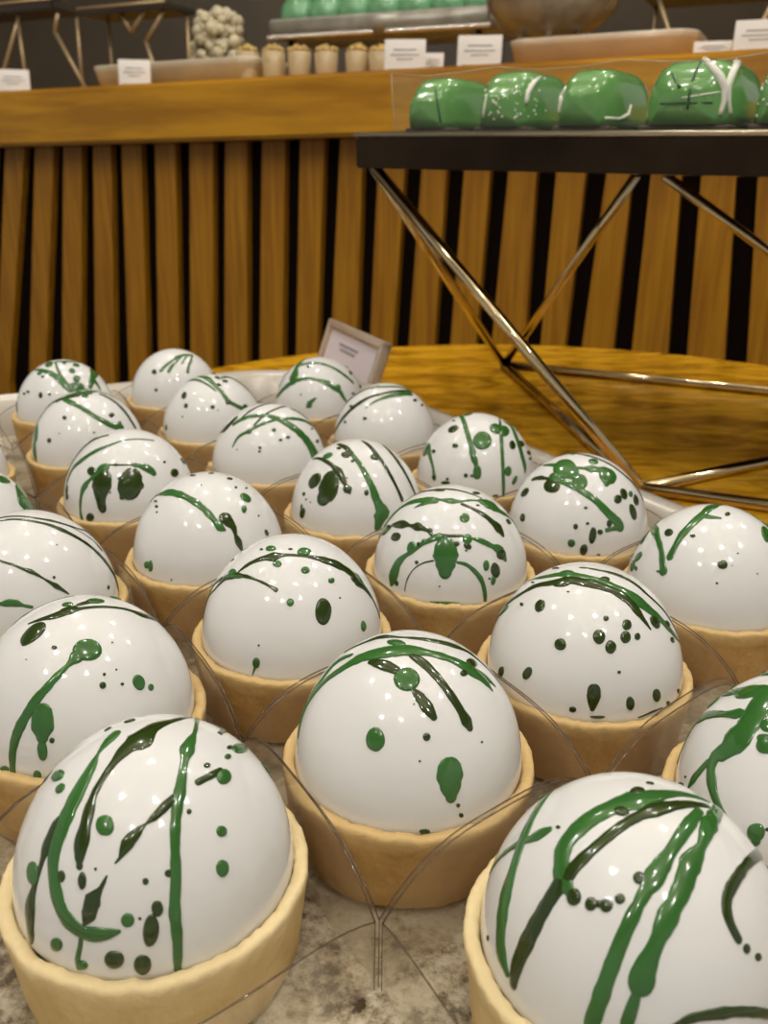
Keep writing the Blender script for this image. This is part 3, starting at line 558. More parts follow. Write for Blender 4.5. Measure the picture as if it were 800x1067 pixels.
for k, (x, y) in POS.items():
    base = W(x, y, ZB)
    rt = empty('domed_tart', base, 'white domed ' + TART[k], 'tart', 'white domed tarts on the serving tray')
    sh = bpy.data.objects.new('pastry_shell', PALE.get(k) or SHELLS[k % 6]); sh.rotation_euler = (0, 0, k*1.7); link(sh, rt)
    dm = bpy.data.objects.new('glazed_dome', DOME); dm.location = (0, 0, -ZB*U); link(dm, rt)
    rnd = random.Random(k); bm = bmesh.new()
    for item in MARKS[k].split(';'):
        kind, tone = item[0], item[1]; mat = 0 if tone == 'g' else 1
        nums = item[3:]
        if kind == 's': stroke(bm, [tuple(int(q) for q in p.split(',')) for p in nums.split(' ')], mat, rnd)
        else: blob(bm, [int(q) for q in nums.split(',')], mat, rnd)
    # the far side of the dome is splattered too
    for _ in range(2):
        a = math.radians(rnd.uniform(50, 130)); el = rnd.uniform(.35, 1.0); pts = []
        for q in range(4):
            aa = a + (q-1.5)*rnd.uniform(.15, .4); ee = el - q*rnd.uniform(.02, .22)
            ee = max(.05, ee)
            pts.append((int(1000*math.cos(aa)*math.cos(ee)), int(1000*math.sin(aa)*math.cos(ee)), rnd.randint(20, 60)))
        stroke(bm, pts, rnd.randint(0, 1), rnd)
    for _ in range(5):
        a = math.radians(rnd.uniform(40, 140)); ee = rnd.uniform(.1, .8); r_ = rnd.randint(15, 55)
        blob(bm, [int(1000*math.cos(a)*math.cos(ee)), int(1000*math.sin(a)*math.cos(ee)), r_, 0, 0, int(r_*1.3)], rnd.randint(0, 1), rnd)
    bmesh.ops.recalc_face_normals(bm, faces=bm.faces)
    me = bpy.data.meshes.new('green_splatter'); bm.to_mesh(me); bm.free()
    me.materials.append(M_green); me.materials.append(M_dark)
    for p in me.polygons: p.use_smooth = True
    sp = bpy.data.objects.new('green_splatter', me); link(sp, dm)
    tarts[k] = rt

# ------------------------------------------------------------------ clear liners, one per tart
GRID = {1:(-1,0),3:(0,0),7:(1,0),11:(2,0),2:(0,-1),5:(1,-1),4:(-1,1),6:(0,1),10:(1,1),15:(2,1),8:(-1,2),9:(0,2),14:(1,2),18:(2,2),
        12:(-1,3),13:(0,3),17:(1,3),20:(2,3),24:(-1,4),16:(0,4),19:(1,4),23:(2,4),21:(0,5),22:(1,5)}
cell = {v: Vector((*POS[k], 0)) for k, v in GRID.items()}
G1, G2 = Vector((1.9, 1.58, 0)), Vector((-1.32, 2.2, 0))
def centre(i, j):
    if (i, j) in cell: return cell[(i, j)]
    c = [cell[(i+a, j+b)] - G1*a - G2*b for a in (-1,0,1) for b in (-1,0,1) if (i+a, j+b) in cell]
    return sum(c, Vector((0,0,0)))/len(c) if c else None
def corner(i, j, a, b):
    out = []
    for (p, q) in ((0,0),(a,0),(0,b),(a,b)):
        c = centre(i+p, j+q)
        if c is not None: out.append(c)
    if len(out) < 4: return centre(i,j) + G1*(a/2) + G2*(b/2)
    return sum(out, Vector((0,0,0)))/4
for k, (i, j) in GRID.items():
    cc = centre(i, j); rnd = random.Random(k+50)
    cor = [corner(i, j, a, b) for (a, b) in ((-1,-1),(1,-1),(1,1),(-1,1))]
    cor = [cc + (c-cc)*(1-(.012 + rnd.uniform(0,.008))) for c in cor]
    bm = bmesh.new(); N = 18; zb = ZB-.03
    for e in range(4):
        A_, B_ = cor[e], cor[(e+1)%4]
        mid = (A_+B_)/2; outw = (mid-cc).normalized()
        nb = [(i, j-1), (i+1, j), (i, j+1), (i-1, j)][e]
        free = nb not in cell
        flare = (.16 if e in (0, 3) else .07) if free else .0
        pk = .24 + rnd.uniform(-.04, .05) if not free else .14+rnd.uniform(-.03,.03)
        need = max(0, 1.135 - (B_-A_).cross(cc-A_).length/(B_-A_).length)*1.15
        top, low = [], []
        for q in range(N+1):
            t = q/N; s = abs(2*t-1)
            z = -.14 + (pk+.14)*(1-s**3.2)
            p = A_.lerp(B_, t)
            bow = (1-s*s)
            # keep film clear of neighbouring pastry: bow by at most a hair
            p = p + outw*(need*bow)
            pt = p + outw*(flare*bow)
            top.append(W(pt.x, pt.y, z)); low.append(W(p.x, p.y, zb))
        vt = [bm.verts.new(p) for p in top]; vm = [bm.verts.new((a+b)/2) for a, b in zip(top, low)]; vl = [bm.verts.new(p) for p in low]
        for q in range(N):
            bm.faces.new((vl[q], vl[q+1], vm[q+1], vm[q])); bm.faces.new((vm[q], vm[q+1], vt[q+1], vt[q]))
        tube(bm, top, .0075*U, 6, mat=1)
        tube(bm, [W(A_.x, A_.y, zb), W(A_.x, A_.y, -.14)], .005*U, 6, mat=1)
    base = [bm.verts.new(W(c.x, c.y, zb)) for c in cor]
    bm.faces.new(base)
    desc = TART[k].split('tart', 1)
    lab = {1:'clear plastic liner around the front left tart with the curved green hook',
           2:'clear plastic liner around the front right tart with parallel thick stripes',
           3:'clear plastic liner around the front centre tart with the teardrop drop',
           4:'clear plastic liner around the tart whose round drop trails a long tail',
           5:'clear plastic liner around the right edge tart with the branching splash',
           6:'clear plastic liner around the tart with one large dark oval spot',
           7:'clear plastic liner around the tart with five clustered round spots',
           8:'clear plastic liner around the left edge tart with thin dark parallel lines',
           9:'clear plastic liner around the tart with a green stroke and dark comma drip',
           10:'clear plastic liner around the tart with the egg shaped green drop',
           11:'clear plastic liner around the right edge tart with two slanting strokes',
           12:'clear plastic liner around the left edge tart with two leaf shaped blots',
           13:'clear plastic liner around the tart with two big dark blots side by side',
           14:'clear plastic liner around the tart with a slanted oval blot and three stripes',
           15:'clear plastic liner around the tart with the clump of round green drops',
           16:'clear plastic liner around the tart with a tall narrow blot on its left flank',
           17:'clear plastic liner around the tart with crossing thin arcs and a widening stripe',
           18:'clear plastic liner around the tart with a glossy green bead between stripes',
           19:'clear plastic liner around the tart with slanting lines of green beads',
           20:'clear plastic liner around the nearly plain tart beside the tray rim',
           21:'clear plastic liner around the far left tart with forked green branches',
           22:'clear plastic liner around the farthest tart with a fan of short strokes',
           23:'clear plastic liner around the back tart in front of the card holder',
           24:'clear plastic liner around the tart barely showing at the far left edge'}[k]
    tag(obj('plastic_liner', bm, [M_film, M_film_edge], origin=W(cc.x, cc.y, zb)), lab, 'liner', 'clear liners around the tarts')

# ------------------------------------------------------------------ steel riser with its slab
def rod(bm, a, b, r=.12, seg=14): tube(bm, [a, a.lerp(b, .5), b], r*U, seg)
BL = at_z(525, 380, Z_TABLE+.12); FL = at_z(668, 509, Z_TABLE+.12)
BR = at_z(525, 380, Z_TABLE+.12) + Vector((12.1, -5.65, 0))*U
FR = FL + Vector((12.6, -5.2, 0))*U
pTL, pBL = at_depth(366, 143.5, 19), at_depth(370, 175, 19)
pBR_ = at_depth(800, 184, 14.2)
udir = (pBR_-pBL); zc_l = pBL.z; zc_r = pBR_.z
uh = Vector((udir.x, udir.y, 0)).normalized(); vh = Vector((-uh.y, uh.x, 0))
if vh.y < 0: vh = -vh
udir = udir.normalized(); SLEN, SDEP, STH = 21*U, 9*U, .62*U
slab_o = pBL
riser = empty('display_riser', Vector((BL.x, BL.y, TABLE_Z)), 'steel display riser with crossing rod legs and a dark slab top on the oak table', 'display riser')
bm = bmesh.new()
zv = Vector((0,0,1))
quad_box(bm, [slab_o, slab_o+udir*SLEN, slab_o+udir*SLEN+vh*SDEP, slab_o+vh*SDEP] + [p+zv*STH for p in (slab_o, slab_o+udir*SLEN, slab_o+udir*SLEN+vh*SDEP, slab_o+vh*SDEP)])
bmesh.ops.bevel(bm, geom=list(bm.edges), offset=.04*U, segments=2, affect='EDGES')
obj('slab_top', bm, M_slab, riser, smooth=False)
bm = bmesh.new()
def slabpt(s, v, z): return slab_o + udir*(s*U) + vh*(v*U) + zv*(STH+z*U)
c4 = [slabpt(.0,.0,0), slabpt(21,.0,0), slabpt(21,9,0), slabpt(0,9,0)]
for a, b in zip(c4, c4[1:]+c4[:1]): tube(bm, [a+zv*.03*U, b+zv*.03*U], .055*U, 8)
obj('slab_lip', bm, M_slab_lip, riser)
def under(x, y):                     # a point on the slab's underside seen at (x, y)
    r = rdir(x, y); n = udir.cross(vh).normalized(); t = (slab_o-cam_loc).dot(n)/r.dot(n)
    return cam_loc + r*t
top_l = slab_o + udir*(.75*U) + vh*(.5*U)
top_b = slab_o + udir*(4.2*U) + vh*(6.2*U)
def solve_under(x, s0):
    # walk along the back of the underside until the photo column matches
    best = None
    for q in range(0, 200):
        p = slab_o + udir*(q*.1*U) + vh*(s0*U); d = p-cam_loc
        px = 400 + F_PX*d.dot(c_right)/d.dot(fwd)
        if best is None or abs(px-x) < best[0]: best = (abs(px-x), p)
    return best[1]
top_l = solve_under(389, .7); top_b = solve_under(664, 6.5); top_b2 = solve_under(690, 6.5); top_r = slab_o+udir*(20*U)+vh*(4*U); top_f = slab_o+udir*(13*U)+vh*(.6*U)
for a, b in ((top_l, FL), (top_l, BL), (top_b, BL), (top_b2, BR), (top_r, BR), (top_r, FR), (top_f, FR)):
    bm = bmesh.new(); rod(bm, a, b, .125); obj('leg_rod', bm, M_chrome, riser)
for a, b in ((BL, BR), (FL, FR), (BL, FL), (BR, FR), (FL, BR)):
    bm = bmesh.new(); rod(bm, a, b, .125); obj('base_rod', bm, M_chrome, riser)
for p in (BL, BR, FL, FR):
    bm = bmesh.new(); lathe(bm, Vector((p.x, p.y, TABLE_Z+.0005)), [(0,0),(.13*U,0),(.15*U,.05*U),(.13*U,.12*U),(0,.14*U)], 20)
    obj('foot', bm, M_slab_lip, riser)

# ------------------------------------------------------------------ green half-barrel cakes in a clear tray on the slab
M_cake = simple('green velvet glaze', srgb(96, 156, 80), rough=.16, coat=.6, noise_amt=.12, scale=25)
M_cake_d = simple('green glaze streak', srgb(30, 84, 40), rough=.3)
M_white = simple('white chocolate streak', srgb(235, 235, 225), rough=.25)
M_choc = simple('chocolate base', srgb(58, 34, 18), rough=.5, noise_amt=.3, scale=120, bump=.4)
M_box = plastic_sheet('clear cake box film', (.985, .98, .965, 1), .02, .25, .015)
def slab_s(x, v=1.0):
    best = None
    for q in range(0, 420):
        p = slabpt(q*.05, v, .4); d = p-cam_loc
        px = 400 + F_PX*d.dot(c_right)/d.dot(fwd)
        if best is None or abs(px-x) < best[0]: best = (abs(px-x), q*.05)
    return best[1]
CAKES = [(426, 512, 'leftmost green glossy cake on the slab, with one thin dark line', 'line'),
         (496, 592, 'green glossy cake speckled with white dots, second from the slab end', 'speck'),
         (577, 678, 'green glossy cake with a small white dab on its left flank', 'dab'),
         (664, 792, 'large green glossy cake with a forked white streak', 'fork'),
         (778, 900, 'green glossy cake cut off by the right edge of the picture', 'edge')]
for ci, (xa, xb, lab, style) in enumerate(CAKES):
    s0_, s1_ = slab_s(xa-14, .5), slab_s(xb-(20 if ci < 3 else 4), 1.2)
    wid = (s1_-s0_)*.80; sc = (s0_+s1_)/2; hh = [1.1, 1.16, 1.12, 1.2, 1.2][ci]
    org = slabpt(sc, .5, 0)
    ck = empty('glazed_cake', org, lab, 'cake', 'green cakes on the riser slab')
    Lc = 2.3
    def cpt(a, b, t, off=0.0, sc=sc, wid=wid, hh=hh):
        """a: angle across the arch 0..pi, t: 0..1 along the loaf"""
        e = 1-(abs(2*t-1))**5*.35
        ca, sa_ = math.cos(a), math.sin(a)
        px = math.copysign(abs(ca)**.5, ca)*wid/2*e; pz = (abs(sa_)**.8)*(hh*.9+off)*e
        return slabpt(sc+px*(1+off), .55+Lc*t, .2+pz)
    bm = bmesh.new(); NA, NT = 32, 16; rings = []
    for q in range(NT+1):
        t = q/NT; t = .5-.5*math.cos(math.pi*t)
        rings.append([bm.verts.new(cpt(math.pi*i/NA, 0, t)) for i in range(NA+1)])
    for A_, B_ in zip(rings, rings[1:]):
        for i in range(NA): bm.faces.new((A_[i], A_[i+1], B_[i+1], B_[i]))
        bm.faces.new((A_[NA], A_[0], B_[0], B_[NA]))
    for rg, sgn in ((rings[0], -1), (rings[-1], 1)):
        cen = bm.verts.new(sum((v.co for v in rg), Vector())/len(rg) + vh*(sgn*.3*U))
        m1 = [bm.verts.new(v.co.lerp(cen.co, .35) + vh*(sgn*.12*U)) for v in rg]
        for i in range(NA):
            bm.faces.new((rg[i], rg[i+1], m1[i+1], m1[i])); bm.faces.new((m1[i], m1[i+1], cen))
        bm.faces.new((rg[NA], rg[0], m1[0], m1[NA])); bm.faces.new((m1[NA], m1[0], cen))
    body = obj('cake_body', bm, M_cake, ck)
    bm = bmesh.new()
    box(bm, slabpt(sc, .55+Lc/2, .11), udir, vh, zv, wid*.97*U, (Lc-.1)*U, .17*U, .04*U)
    obj('cake_base', bm, M_choc, ck)
    bm = bmesh.new(); rnd = random.Random(ci)
    def face_pt(a, k, off=.03):
        # on the near end cap: a arch angle, k 0 (centre) .. 1 (outline)
        p = cpt(a, 0, 0); q_ = sum((cpt(math.pi*i/12, 0, 0) for i in range(13)), Vector())/13
        blend = .35 if k < 0 else 0
        r_ = q_.lerp(p, k); bulge = (.30 - (.18*(k/.65) if k < .65 else .18+.12*(k-.65)/.35))
        return r_ - vh*((bulge+off)*U)
    def streak(pts, r_, mat): tube(bm, pts, r_, 8, mat=mat)
    def ruled(l, r_, mat):
        for q in range(len(l)-1): pass
    from mathutils.bvhtree import BVHTree
    off_ = ck.location
    tree = BVHTree.FromPolygons([v.co+off_ for v in body.data.vertices], [tuple(p.vertices) for p in body.data.polygons])
    cenx = (xa+xb)/2-8
    def on_body(x, y):
        for q in range(30):
            f_ = q/30; hit = tree.ray_cast(cam_loc, rdir(x+(cenx-x)*f_, y+(108-y)*f_).normalized())
            if hit[0] is not None: return hit[0]
    def dab(pts, mat):
        Q, Wd = [], []
        for a_, b_ in zip(pts, pts[1:]+pts[-1:]):
            for t_ in (0, .33, .66):
                p = on_body(a_[0]*(1-t_)+b_[0]*t_, a_[1]*(1-t_)+b_[1]*t_)
                if p is not None and (not Q or (p-Q[-1]).length > 1e-5): Q.append(p); Wd.append((a_[2]*(1-t_)+b_[2]*t_)*.5*15.5/F_PX*U)
        if len(Q) > 1: tube(bm, Q, Wd, 8, mat=mat)
    if style == 'line':
        dab([(453,90,2),(455,105,2.5),(459,128,3)], 1)
    if style in ('speck', 'edge'):
        for _ in range(60):
            p = on_body(rnd.uniform(xa+6, xb-22), rnd.uniform(82, 124))
            if p is not None: bmesh.ops.create_icosphere(bm, subdivisions=1, radius=rnd.uniform(.012, .035)*U, matrix=Matrix.Translation(p))
    if style == 'speck':
        dab([(507,98,2),(505,110,4),(503,122,3)], 0); dab([(563,80,3),(556,86,7),(550,96,7),(548,108,5)], 0)
    if style == 'dab':
        dab([(587,90,3),(584,102,7),(583,118,5)], 0); dab([(630,123,3),(645,124,3),(654,120,5),(657,110,3)], 0)
    if style == 'fork':
        dab([(734,62,6),(742,70,8),(750,80,9),(755,92,8),(754,106,6),(750,120,5)], 0)
        dab([(770,63,9),(764,74,8),(758,90,8),(759,106,5),(761,120,4)], 0)
        dab([(710,102,1.5),(730,99,2),(750,96,2)], 0)
        dab([(688,108,2),(715,107,2.5),(742,107,2)], 1); dab([(730,64,3),(720,85,3),(716,114,3)], 1); dab([(700,76,2),(708,92,4)], 1)
    obj('glaze_streaks', bm, [M_white, M_cake_d], body)
# clear trough around the cakes
bm = bmesh.new()
s_a = slab_s(414, .2); s_b = 20.6
def ribbon(pts_lo, pts_hi):
    a = [bm.verts.new(p) for p in pts_lo]; b = [bm.verts.new(p) for p in pts_hi]
    for i in range(len(a)-1): bm.faces.new((a[i], a[i+1], b[i+1], b[i]))
xs_ = [s_a + (s_b-s_a)*q/24 for q in range(25)]
ribbon([slabpt(s, .12, .05) for s in xs_], [slabpt(s, .05, 1.15+.05*math.sin(s*2.4)) for s in xs_])
ribbon([slabpt(s, 4.5, .05) for s in xs_], [slabpt(s, 4.6, 1.2) for s in xs_])
for s in (s_a, s_b): ribbon([slabpt(s, .12, .05), slabpt(s, 4.5, .05)], [slabpt(s-.05, .05, 1.15), slabpt(s-.05, 4.6, 1.2)])
ribbon([slabpt(s, .12, .05) for s in xs_], [slabpt(s, 4.5, .05) for s in xs_])
tube(bm, [slabpt(s, .05, 1.15+.05*math.sin(s*2.4)) for s in xs_], .012*U, 6, mat=1)
tube(bm, [slabpt(s_a, .12, .05), slabpt(s_a-.05, .05, 1.15+.05*math.sin(s_a*2.4))], .012*U, 6, mat=1)
tube(bm, [slabpt(s, .12, .05) for s in xs_], .014*U, 6, mat=1)
M_film_edge2 = simple('cake box edge', srgb(190, 178, 150), rough=.2, spec=.8); M_film_edge2.node_tree.nodes['Principled BSDF'].inputs['Alpha'].default_value = .5
tag(obj('plastic_cake_box', bm, [M_box, M_film_edge2], origin=slabpt(s_a, .1, 0)), 'long clear plastic box holding the green cakes on the riser slab', 'box')

# ------------------------------------------------------------------ price card in a clear frame behind the back tart
M_acryl = simple('smoked acrylic frame', srgb(206, 188, 168), rough=.12, coat=.6, spec=.7)
M_acryl.node_tree.nodes['Principled BSDF'].inputs['Alpha'].default_value = .8
M_card = simple('lilac white card', srgb(222, 214, 222), rough=.6)
M_ink = simple('grey ink', srgb(150, 144, 152), rough=.7)
def solve_corner(x, y, z, dlo=15, dhi=40):
    return at_z(x, y, z)
TL, TR = at_depth(347, 332, 26.0), None
# top edge is level: find the depth on the right ray with the same height
d_ = rdir(405, 357); TR = cam_loc + d_*((TL.z-cam_loc.z)/d_.z)
ex = (TR-TL); wcard = ex.length; ex.normalize()
hz = TL.z-TABLE_Z
lean = Vector((0,0,-1)) ; nrm = ex.cross(zv).normalized()
if nrm.dot(cam_loc-TL) < 0: nrm = -nrm
# choose the lean along the table so the left side drops as in the photo
best = None
for q in range(-60, 61):
    off = nrm*(q*.03*U); p = TL + off + Vector((0,0,-hz)); mid = TL.lerp(p, .6); d = mid-cam_loc
    px = 400+F_PX*d.dot(c_right)/d.dot(fwd); py = 533.5+F_PX*d.dot(c_down)/d.dot(fwd)
    tgt = 347-(py-332)*16/52
    if best is None or abs(px-tgt) < best[0]: best = (abs(px-tgt), off)
ey = (best[1]+Vector((0,0,-hz))); hcard = ey.length; ey.normalize(); ez = ex.cross(ey).normalized()
holder = empty('card_holder', (TL+TR)/2+ey*hcard, 'clear framed price card leaning behind the back row of tarts', 'card holder')
bm = bmesh.new()
fr = .12*U*2
cen = (TL+TR)/2+ey*(hcard/2)
for (c_, sx, sy) in ((cen-ey*(hcard/2-fr/2), wcard, fr), (cen+ey*(hcard/2-fr/2), wcard, fr), (cen-ex*(wcard/2-fr/2), fr, hcard), (cen+ex*(wcard/2-fr/2), fr, hcard)):
    box(bm, c_, ex, ey, ez, sx, sy, .28*U, .06*U)
obj('frame', bm, M_acryl, holder)
bm = bmesh.new(); box(bm, cen, ex, ey, ez, wcard-2.2*fr, hcard-2.2*fr, .06*U)
cd = obj('card', bm, M_card, holder, smooth=False)
bm = bmesh.new()
sgn = 1 if ez.dot(cam_loc-cen) > 0 else -1
for (u_, v_, w_) in ((-.05, -.20, .34), (-.05, -.13, .26)):
    box(bm, cen+ex*(u_*wcard)+ey*(v_*hcard)+ez*(sgn*.04*U), ex, ey, ez, w_*wcard, .035*hcard, .01*U)
obj('printed_line', bm, M_ink, cd, smooth=False)
bm = bmesh.new()
back = -nrm
foot = Vector((cen.x, cen.y, TABLE_Z)) + back*(1.0*U)
tube(bm, [cen+ez*(-sgn*.15*U), foot+zv*.05*U], .08*U, 8)
obj('support_leg', bm, M_acryl, holder)
# ------------------------------------------------------------------ goods on the counter
def depth_at(px, d): return on_counter(px, 60, d)[2]
def cpos(px, d): return on_counter(px, 60, d)[0]
M_cardw = simple('white price card', srgb(226, 220, 214), rough=.5)
M_cardtxt = simple('pale grey print', srgb(176, 170, 166), rough=.6)
M_acr = simple('card stand acrylic', srgb(200, 190, 168), rough=.2, spec=.7)
def ppu(px, d): return F_PX/depth_at(px, d)         # pixels per unit there
def price_card(x0, x1, y0, y1, d, lab, lines=True):
    xm = (x0+x1)/2; k = ppu(xm, d); s = cpos(xm, d); zt = ztop(s)
    w = (x1-x0)/k; h_ = (y1-y0)/k
    zb_ = on_counter(xm, y1, d)[1]; hh = max(h_, on_counter(xm, y0, d)[1]-zt)
    th = math.radians(-22)
    o = CW(s, d, zt)
    t = empty('price_card', o, lab, 'price card', 'price cards along the counter')
    camd = (Vector((cam_loc.x, cam_loc.y, 0))-Vector((o.x, o.y, 0))).normalized()
    axx = Vector((-camd.y, camd.x, 0)); axx = axx if axx.x > 0 else -axx
    axx = (axx*.75 + wdir*.25).normalized(); ayy = Vector((-axx.y, axx.x, 0))
    up = (zv + ayy*.18).normalized(); fn_ = axx.cross(up).normalized()
    if fn_.dot(camd) < 0: fn_ = -fn_
    bm = bmesh.new(); box(bm, o+up*(hh/2*U+.02*U), axx, up, fn_, w*U, hh*U, .08*U, .02*U); cdd = obj('card', bm, M_cardw, t)
    bm = bmesh.new(); box(bm, o+zv*.06*U-fn_*.25*U, axx, fn_, zv, w*.8*U, .7*U, .08*U, .02*U); obj('stand', bm, M_acr, t)
    if lines:
        bm = bmesh.new()
        for f_, ww in ((.68, .55), (.52, .7), (.38, .4)):
            box(bm, o+up*(hh*f_*U)+fn_*.05*U, axx, up, fn_, w*ww*U, hh*.045*U, .02*U)
        obj('printed_line', bm, M_cardtxt, cdd)
price_card(-6, 27, 73, 95, -.6, 'white price card at the far left end of the counter')
price_card(122, 155, 63, 88, -.6, 'white price card in front of the long milky tray')
price_card(400, 443, 42, 72, -.6, 'white price card right of the crumble topped cups')
price_card(441, 462, 55, 68, .9, 'small low white card behind two larger price cards')
price_card(476, 522, 37, 67, -.6, 'tilted white price card left of the long pink-beige tray')
price_card(722, 760, 43, 53, -.3, 'low white card right of the pink-beige tray')
price_card(763, 812, 22, 52, -.6, 'largest white price card at the right end of the counter')

M_milky = simple('milky tray plastic', srgb(178, 162, 134), rough=.25, coat=.3, noise_amt=.15, scale=12)
M_pink = simple('pink-beige tray plastic', srgb(186, 158, 124), rough=.25, coat=.3, noise_amt=.12, scale=12)
def rounded_tray(name, x0, x1, ytop, d, depth, mat, lab, cat, rim_mat, content=None):
    sa_, sb_ = cpos(x0, d), cpos(x1, d); sm = (sa_+sb_)/2; o = CW(sm, d+depth/2, ztop(sm))
    hh = on_counter((x0+x1)/2, ytop, d)[1]-ztop(sm)
    t = empty(name, o, lab, cat)
    def outl(ins, z):
        rr = min(1.1, depth*.45)-ins*.5; P = []
        for (cs, cd_, st) in ((sb_-ins-rr, d+depth-ins-rr, 0), (sa_+ins+rr, d+depth-ins-rr, 90), (sa_+ins+rr, d+ins+rr, 180), (sb_-ins-rr, d+ins+rr, 270)):
            for k in range(7):
                an = math.radians(st+15*k)
                s_ = cs+rr*math.cos(an); P.append(CW(s_, cd_+rr*math.sin(an), ztop(s_)+z))
        return P
    bm = bmesh.new()
    Ls = [[bm.verts.new(p) for p in outl(i_, z_)] for i_, z_ in ((.35, .02), (.08, hh*.8), (0, hh), (.12, hh), (.45, .12))]
    for A_, B_ in zip(Ls, Ls[1:]):
        n = len(A_)
        for i in range(n): bm.faces.new((A_[i], A_[(i+1)%n], B_[(i+1)%n], B_[i]))
    bm.faces.new(Ls[0]); bm.faces.new(Ls[-1])
    obj('tray_body', bm, mat, t)
    bm = bmesh.new(); P = outl(.05, hh+.03); P.append(P[0]); tube(bm, P, .05*U, 6, cap=False); obj('rim', bm, rim_mat, t)
    if content:
        bm = bmesh.new(); P = [bm.verts.new(p) for p in outl(.4, hh*.7)]; bm.faces.new(P); obj('filling', bm, content, t)
    return t, hh
M_rimw = simple('glinting tray rim', srgb(220, 212, 190), rough=.15, spec=.9, coat=.5)
rounded_tray('bakery_tray', 88, 262, 65, 1.2, 4.5, M_milky, 'long low milky plastic tray left of the crumble topped cups', 'tray', M_rimw, simple('pale cream filling', srgb(196, 200, 176), rough=.5, noise_amt=.2, scale=40))
rounded_tray('bakery_tray', 524, 722, 37, 1.4, 4.5, M_pink, 'long pink-beige tray at the right of the counter', 'tray', M_rimw, M_pink)

# dessert cups with golden crumble
M_cup = simple('cream dessert', srgb(186, 164, 124), rough=.35, coat=.3, noise_amt=.1, scale=40)
M_crumb = simple('golden crumble', srgb(190, 160, 92), rough=.6, noise_amt=.35, scale=200)
for ci, xc in enumerate((258, 285, 312, 340, 372, 396)):
    d = 1.3; k = ppu(xc, d); s = cpos(xc, d+.8); zt = ztop(s); r_ = 12.5/k; hh = on_counter(xc, 53-(.0), d)[1]-zt
    lab = ['leftmost crumble topped dessert cup in the row', 'second crumble topped cup from the left', 'third crumble topped cup from the left', 'fourth crumble topped cup from the left', 'fifth crumble topped cup, the widest pile of crumble', 'rightmost crumble topped cup beside the price card'][ci]
    t = empty('dessert_cup', CW(s, d+.8, zt), lab, 'dessert', 'crumble topped cups on the counter')
    bm = bmesh.new(); lathe(bm, t.location.copy(), [(0,.01*U),(r_*.85*U,.01*U),(r_*.9*U,.1*U),(r_*U,hh*U),(r_*.9*U,(hh+.06)*U),(0,(hh+.08)*U)], 28); obj('cup', bm, M_cup, t)
    bm = bmesh.new(); rnd = random.Random(ci)
    for _ in range(60):
        a = rnd.uniform(0, 6.28); q = r_*.85*math.sqrt(rnd.random())
        p = t.location + Vector((q*math.cos(a)*U, q*math.sin(a)*U, (hh+.10+rnd.uniform(0, .34)*(1-q/r_))*U))
        bmesh.ops.create_icosphere(bm, subdivisions=1, radius=rnd.uniform(.08, .15)*U, matrix=Matrix.Translation(p))
    tag(obj('crumble', bm, M_crumb, t), kind='stuff')

# wire risers and platters further back on the counter
M_gold = simple('brass wire', srgb(176, 154, 116), rough=.35, metal=.5)
M_slate = simple('dark platter', srgb(52, 42, 30), rough=.3, noise_amt=.3, scale=10)
M_silver = simple('hammered silver', srgb(150, 146, 134), rough=.3, metal=.25, noise_amt=.3, scale=25, bump=.6, bump_scale=60)
M_glint = simple('beaded silver edge', srgb(235, 232, 225), rough=.12, metal=.9)
def zpix(px, py, d): return on_counter(px, py, d)[1]
def wire_riser(x0, x1, ytop, ybot, d, depth, lab, rods, slab_m=M_slate):
    sa_, sb_ = cpos(x0, d), cpos(x1, d); sm = (sa_+sb_)/2; xm = (x0+x1)/2
    z1, z0 = zpix(xm, ytop, d), zpix(xm, ybot, d)
    t = empty('wire_riser', CW(sm, d+depth/2, ztop(sm)), lab, 'display riser')
    bm = bmesh.new()
    quad_box(bm, [CW(sa_,d,z0),CW(sb_,d,z0),CW(sb_,d+depth,z0),CW(sa_,d+depth,z0),CW(sa_,d,z1),CW(sb_,d,z1),CW(sb_,d+depth,z1),CW(sa_,d+depth,z1)])
    bmesh.ops.bevel(bm, geom=list(bm.edges), offset=.08*U, segments=2, affect='EDGES')
    obj('platform', bm, slab_m, t, smooth=False)
    bm = bmesh.new(); tube(bm, [CW(sa_,d-.05,z1), CW(sb_,d-.05,z1)], .09*U, 8); obj('edge_trim', bm, M_gold, t)
    for (xa, ya, xb, yb) in rods:
        a = on_counter(xa, ya, d+.6); b = on_counter(xb, yb, d+.6)
        if yb > 60: b = (b[0], ztop(b[0])+.16)
        bm = bmesh.new(); tube(bm, [CW(a[0], d+.6, min(a[1], z0)), CW(b[0], d+.6, b[1])], .13*U, 8); obj('rod', bm, M_gold, t)
    # hidden rear legs
    for s_ in (sa_+.3, sb_-.3):
        bm = bmesh.new(); tube(bm, [CW(s_, d+depth-.6, z0), CW(s_, d+depth-.6, ztop(s_)+.08)], .12*U, 8); obj('leg', bm, M_gold, t)
    return t, z1, sa_, sb_
wire_riser(-60, 60, 4, 14, 6, 3, 'brass wire riser with a dark platform at the left end of the counter', [(18,16,26,70),(57,33,93,75),(20,16,-10,75),(60,14,57,33)])
wire_riser(86, 176, 5, 12, 6, 3, 'brass wire riser with zigzag rods behind the milky tray', [(126,12,137,33),(137,33,150,12),(170,12,152,43),(152,43,168,70)])
wire_riser(650, 840, -26, -18, 7, 6, 'tall brass wire riser at the right end, its platform above the picture', [(684,-18,712,66),(815,-18,770,66)])

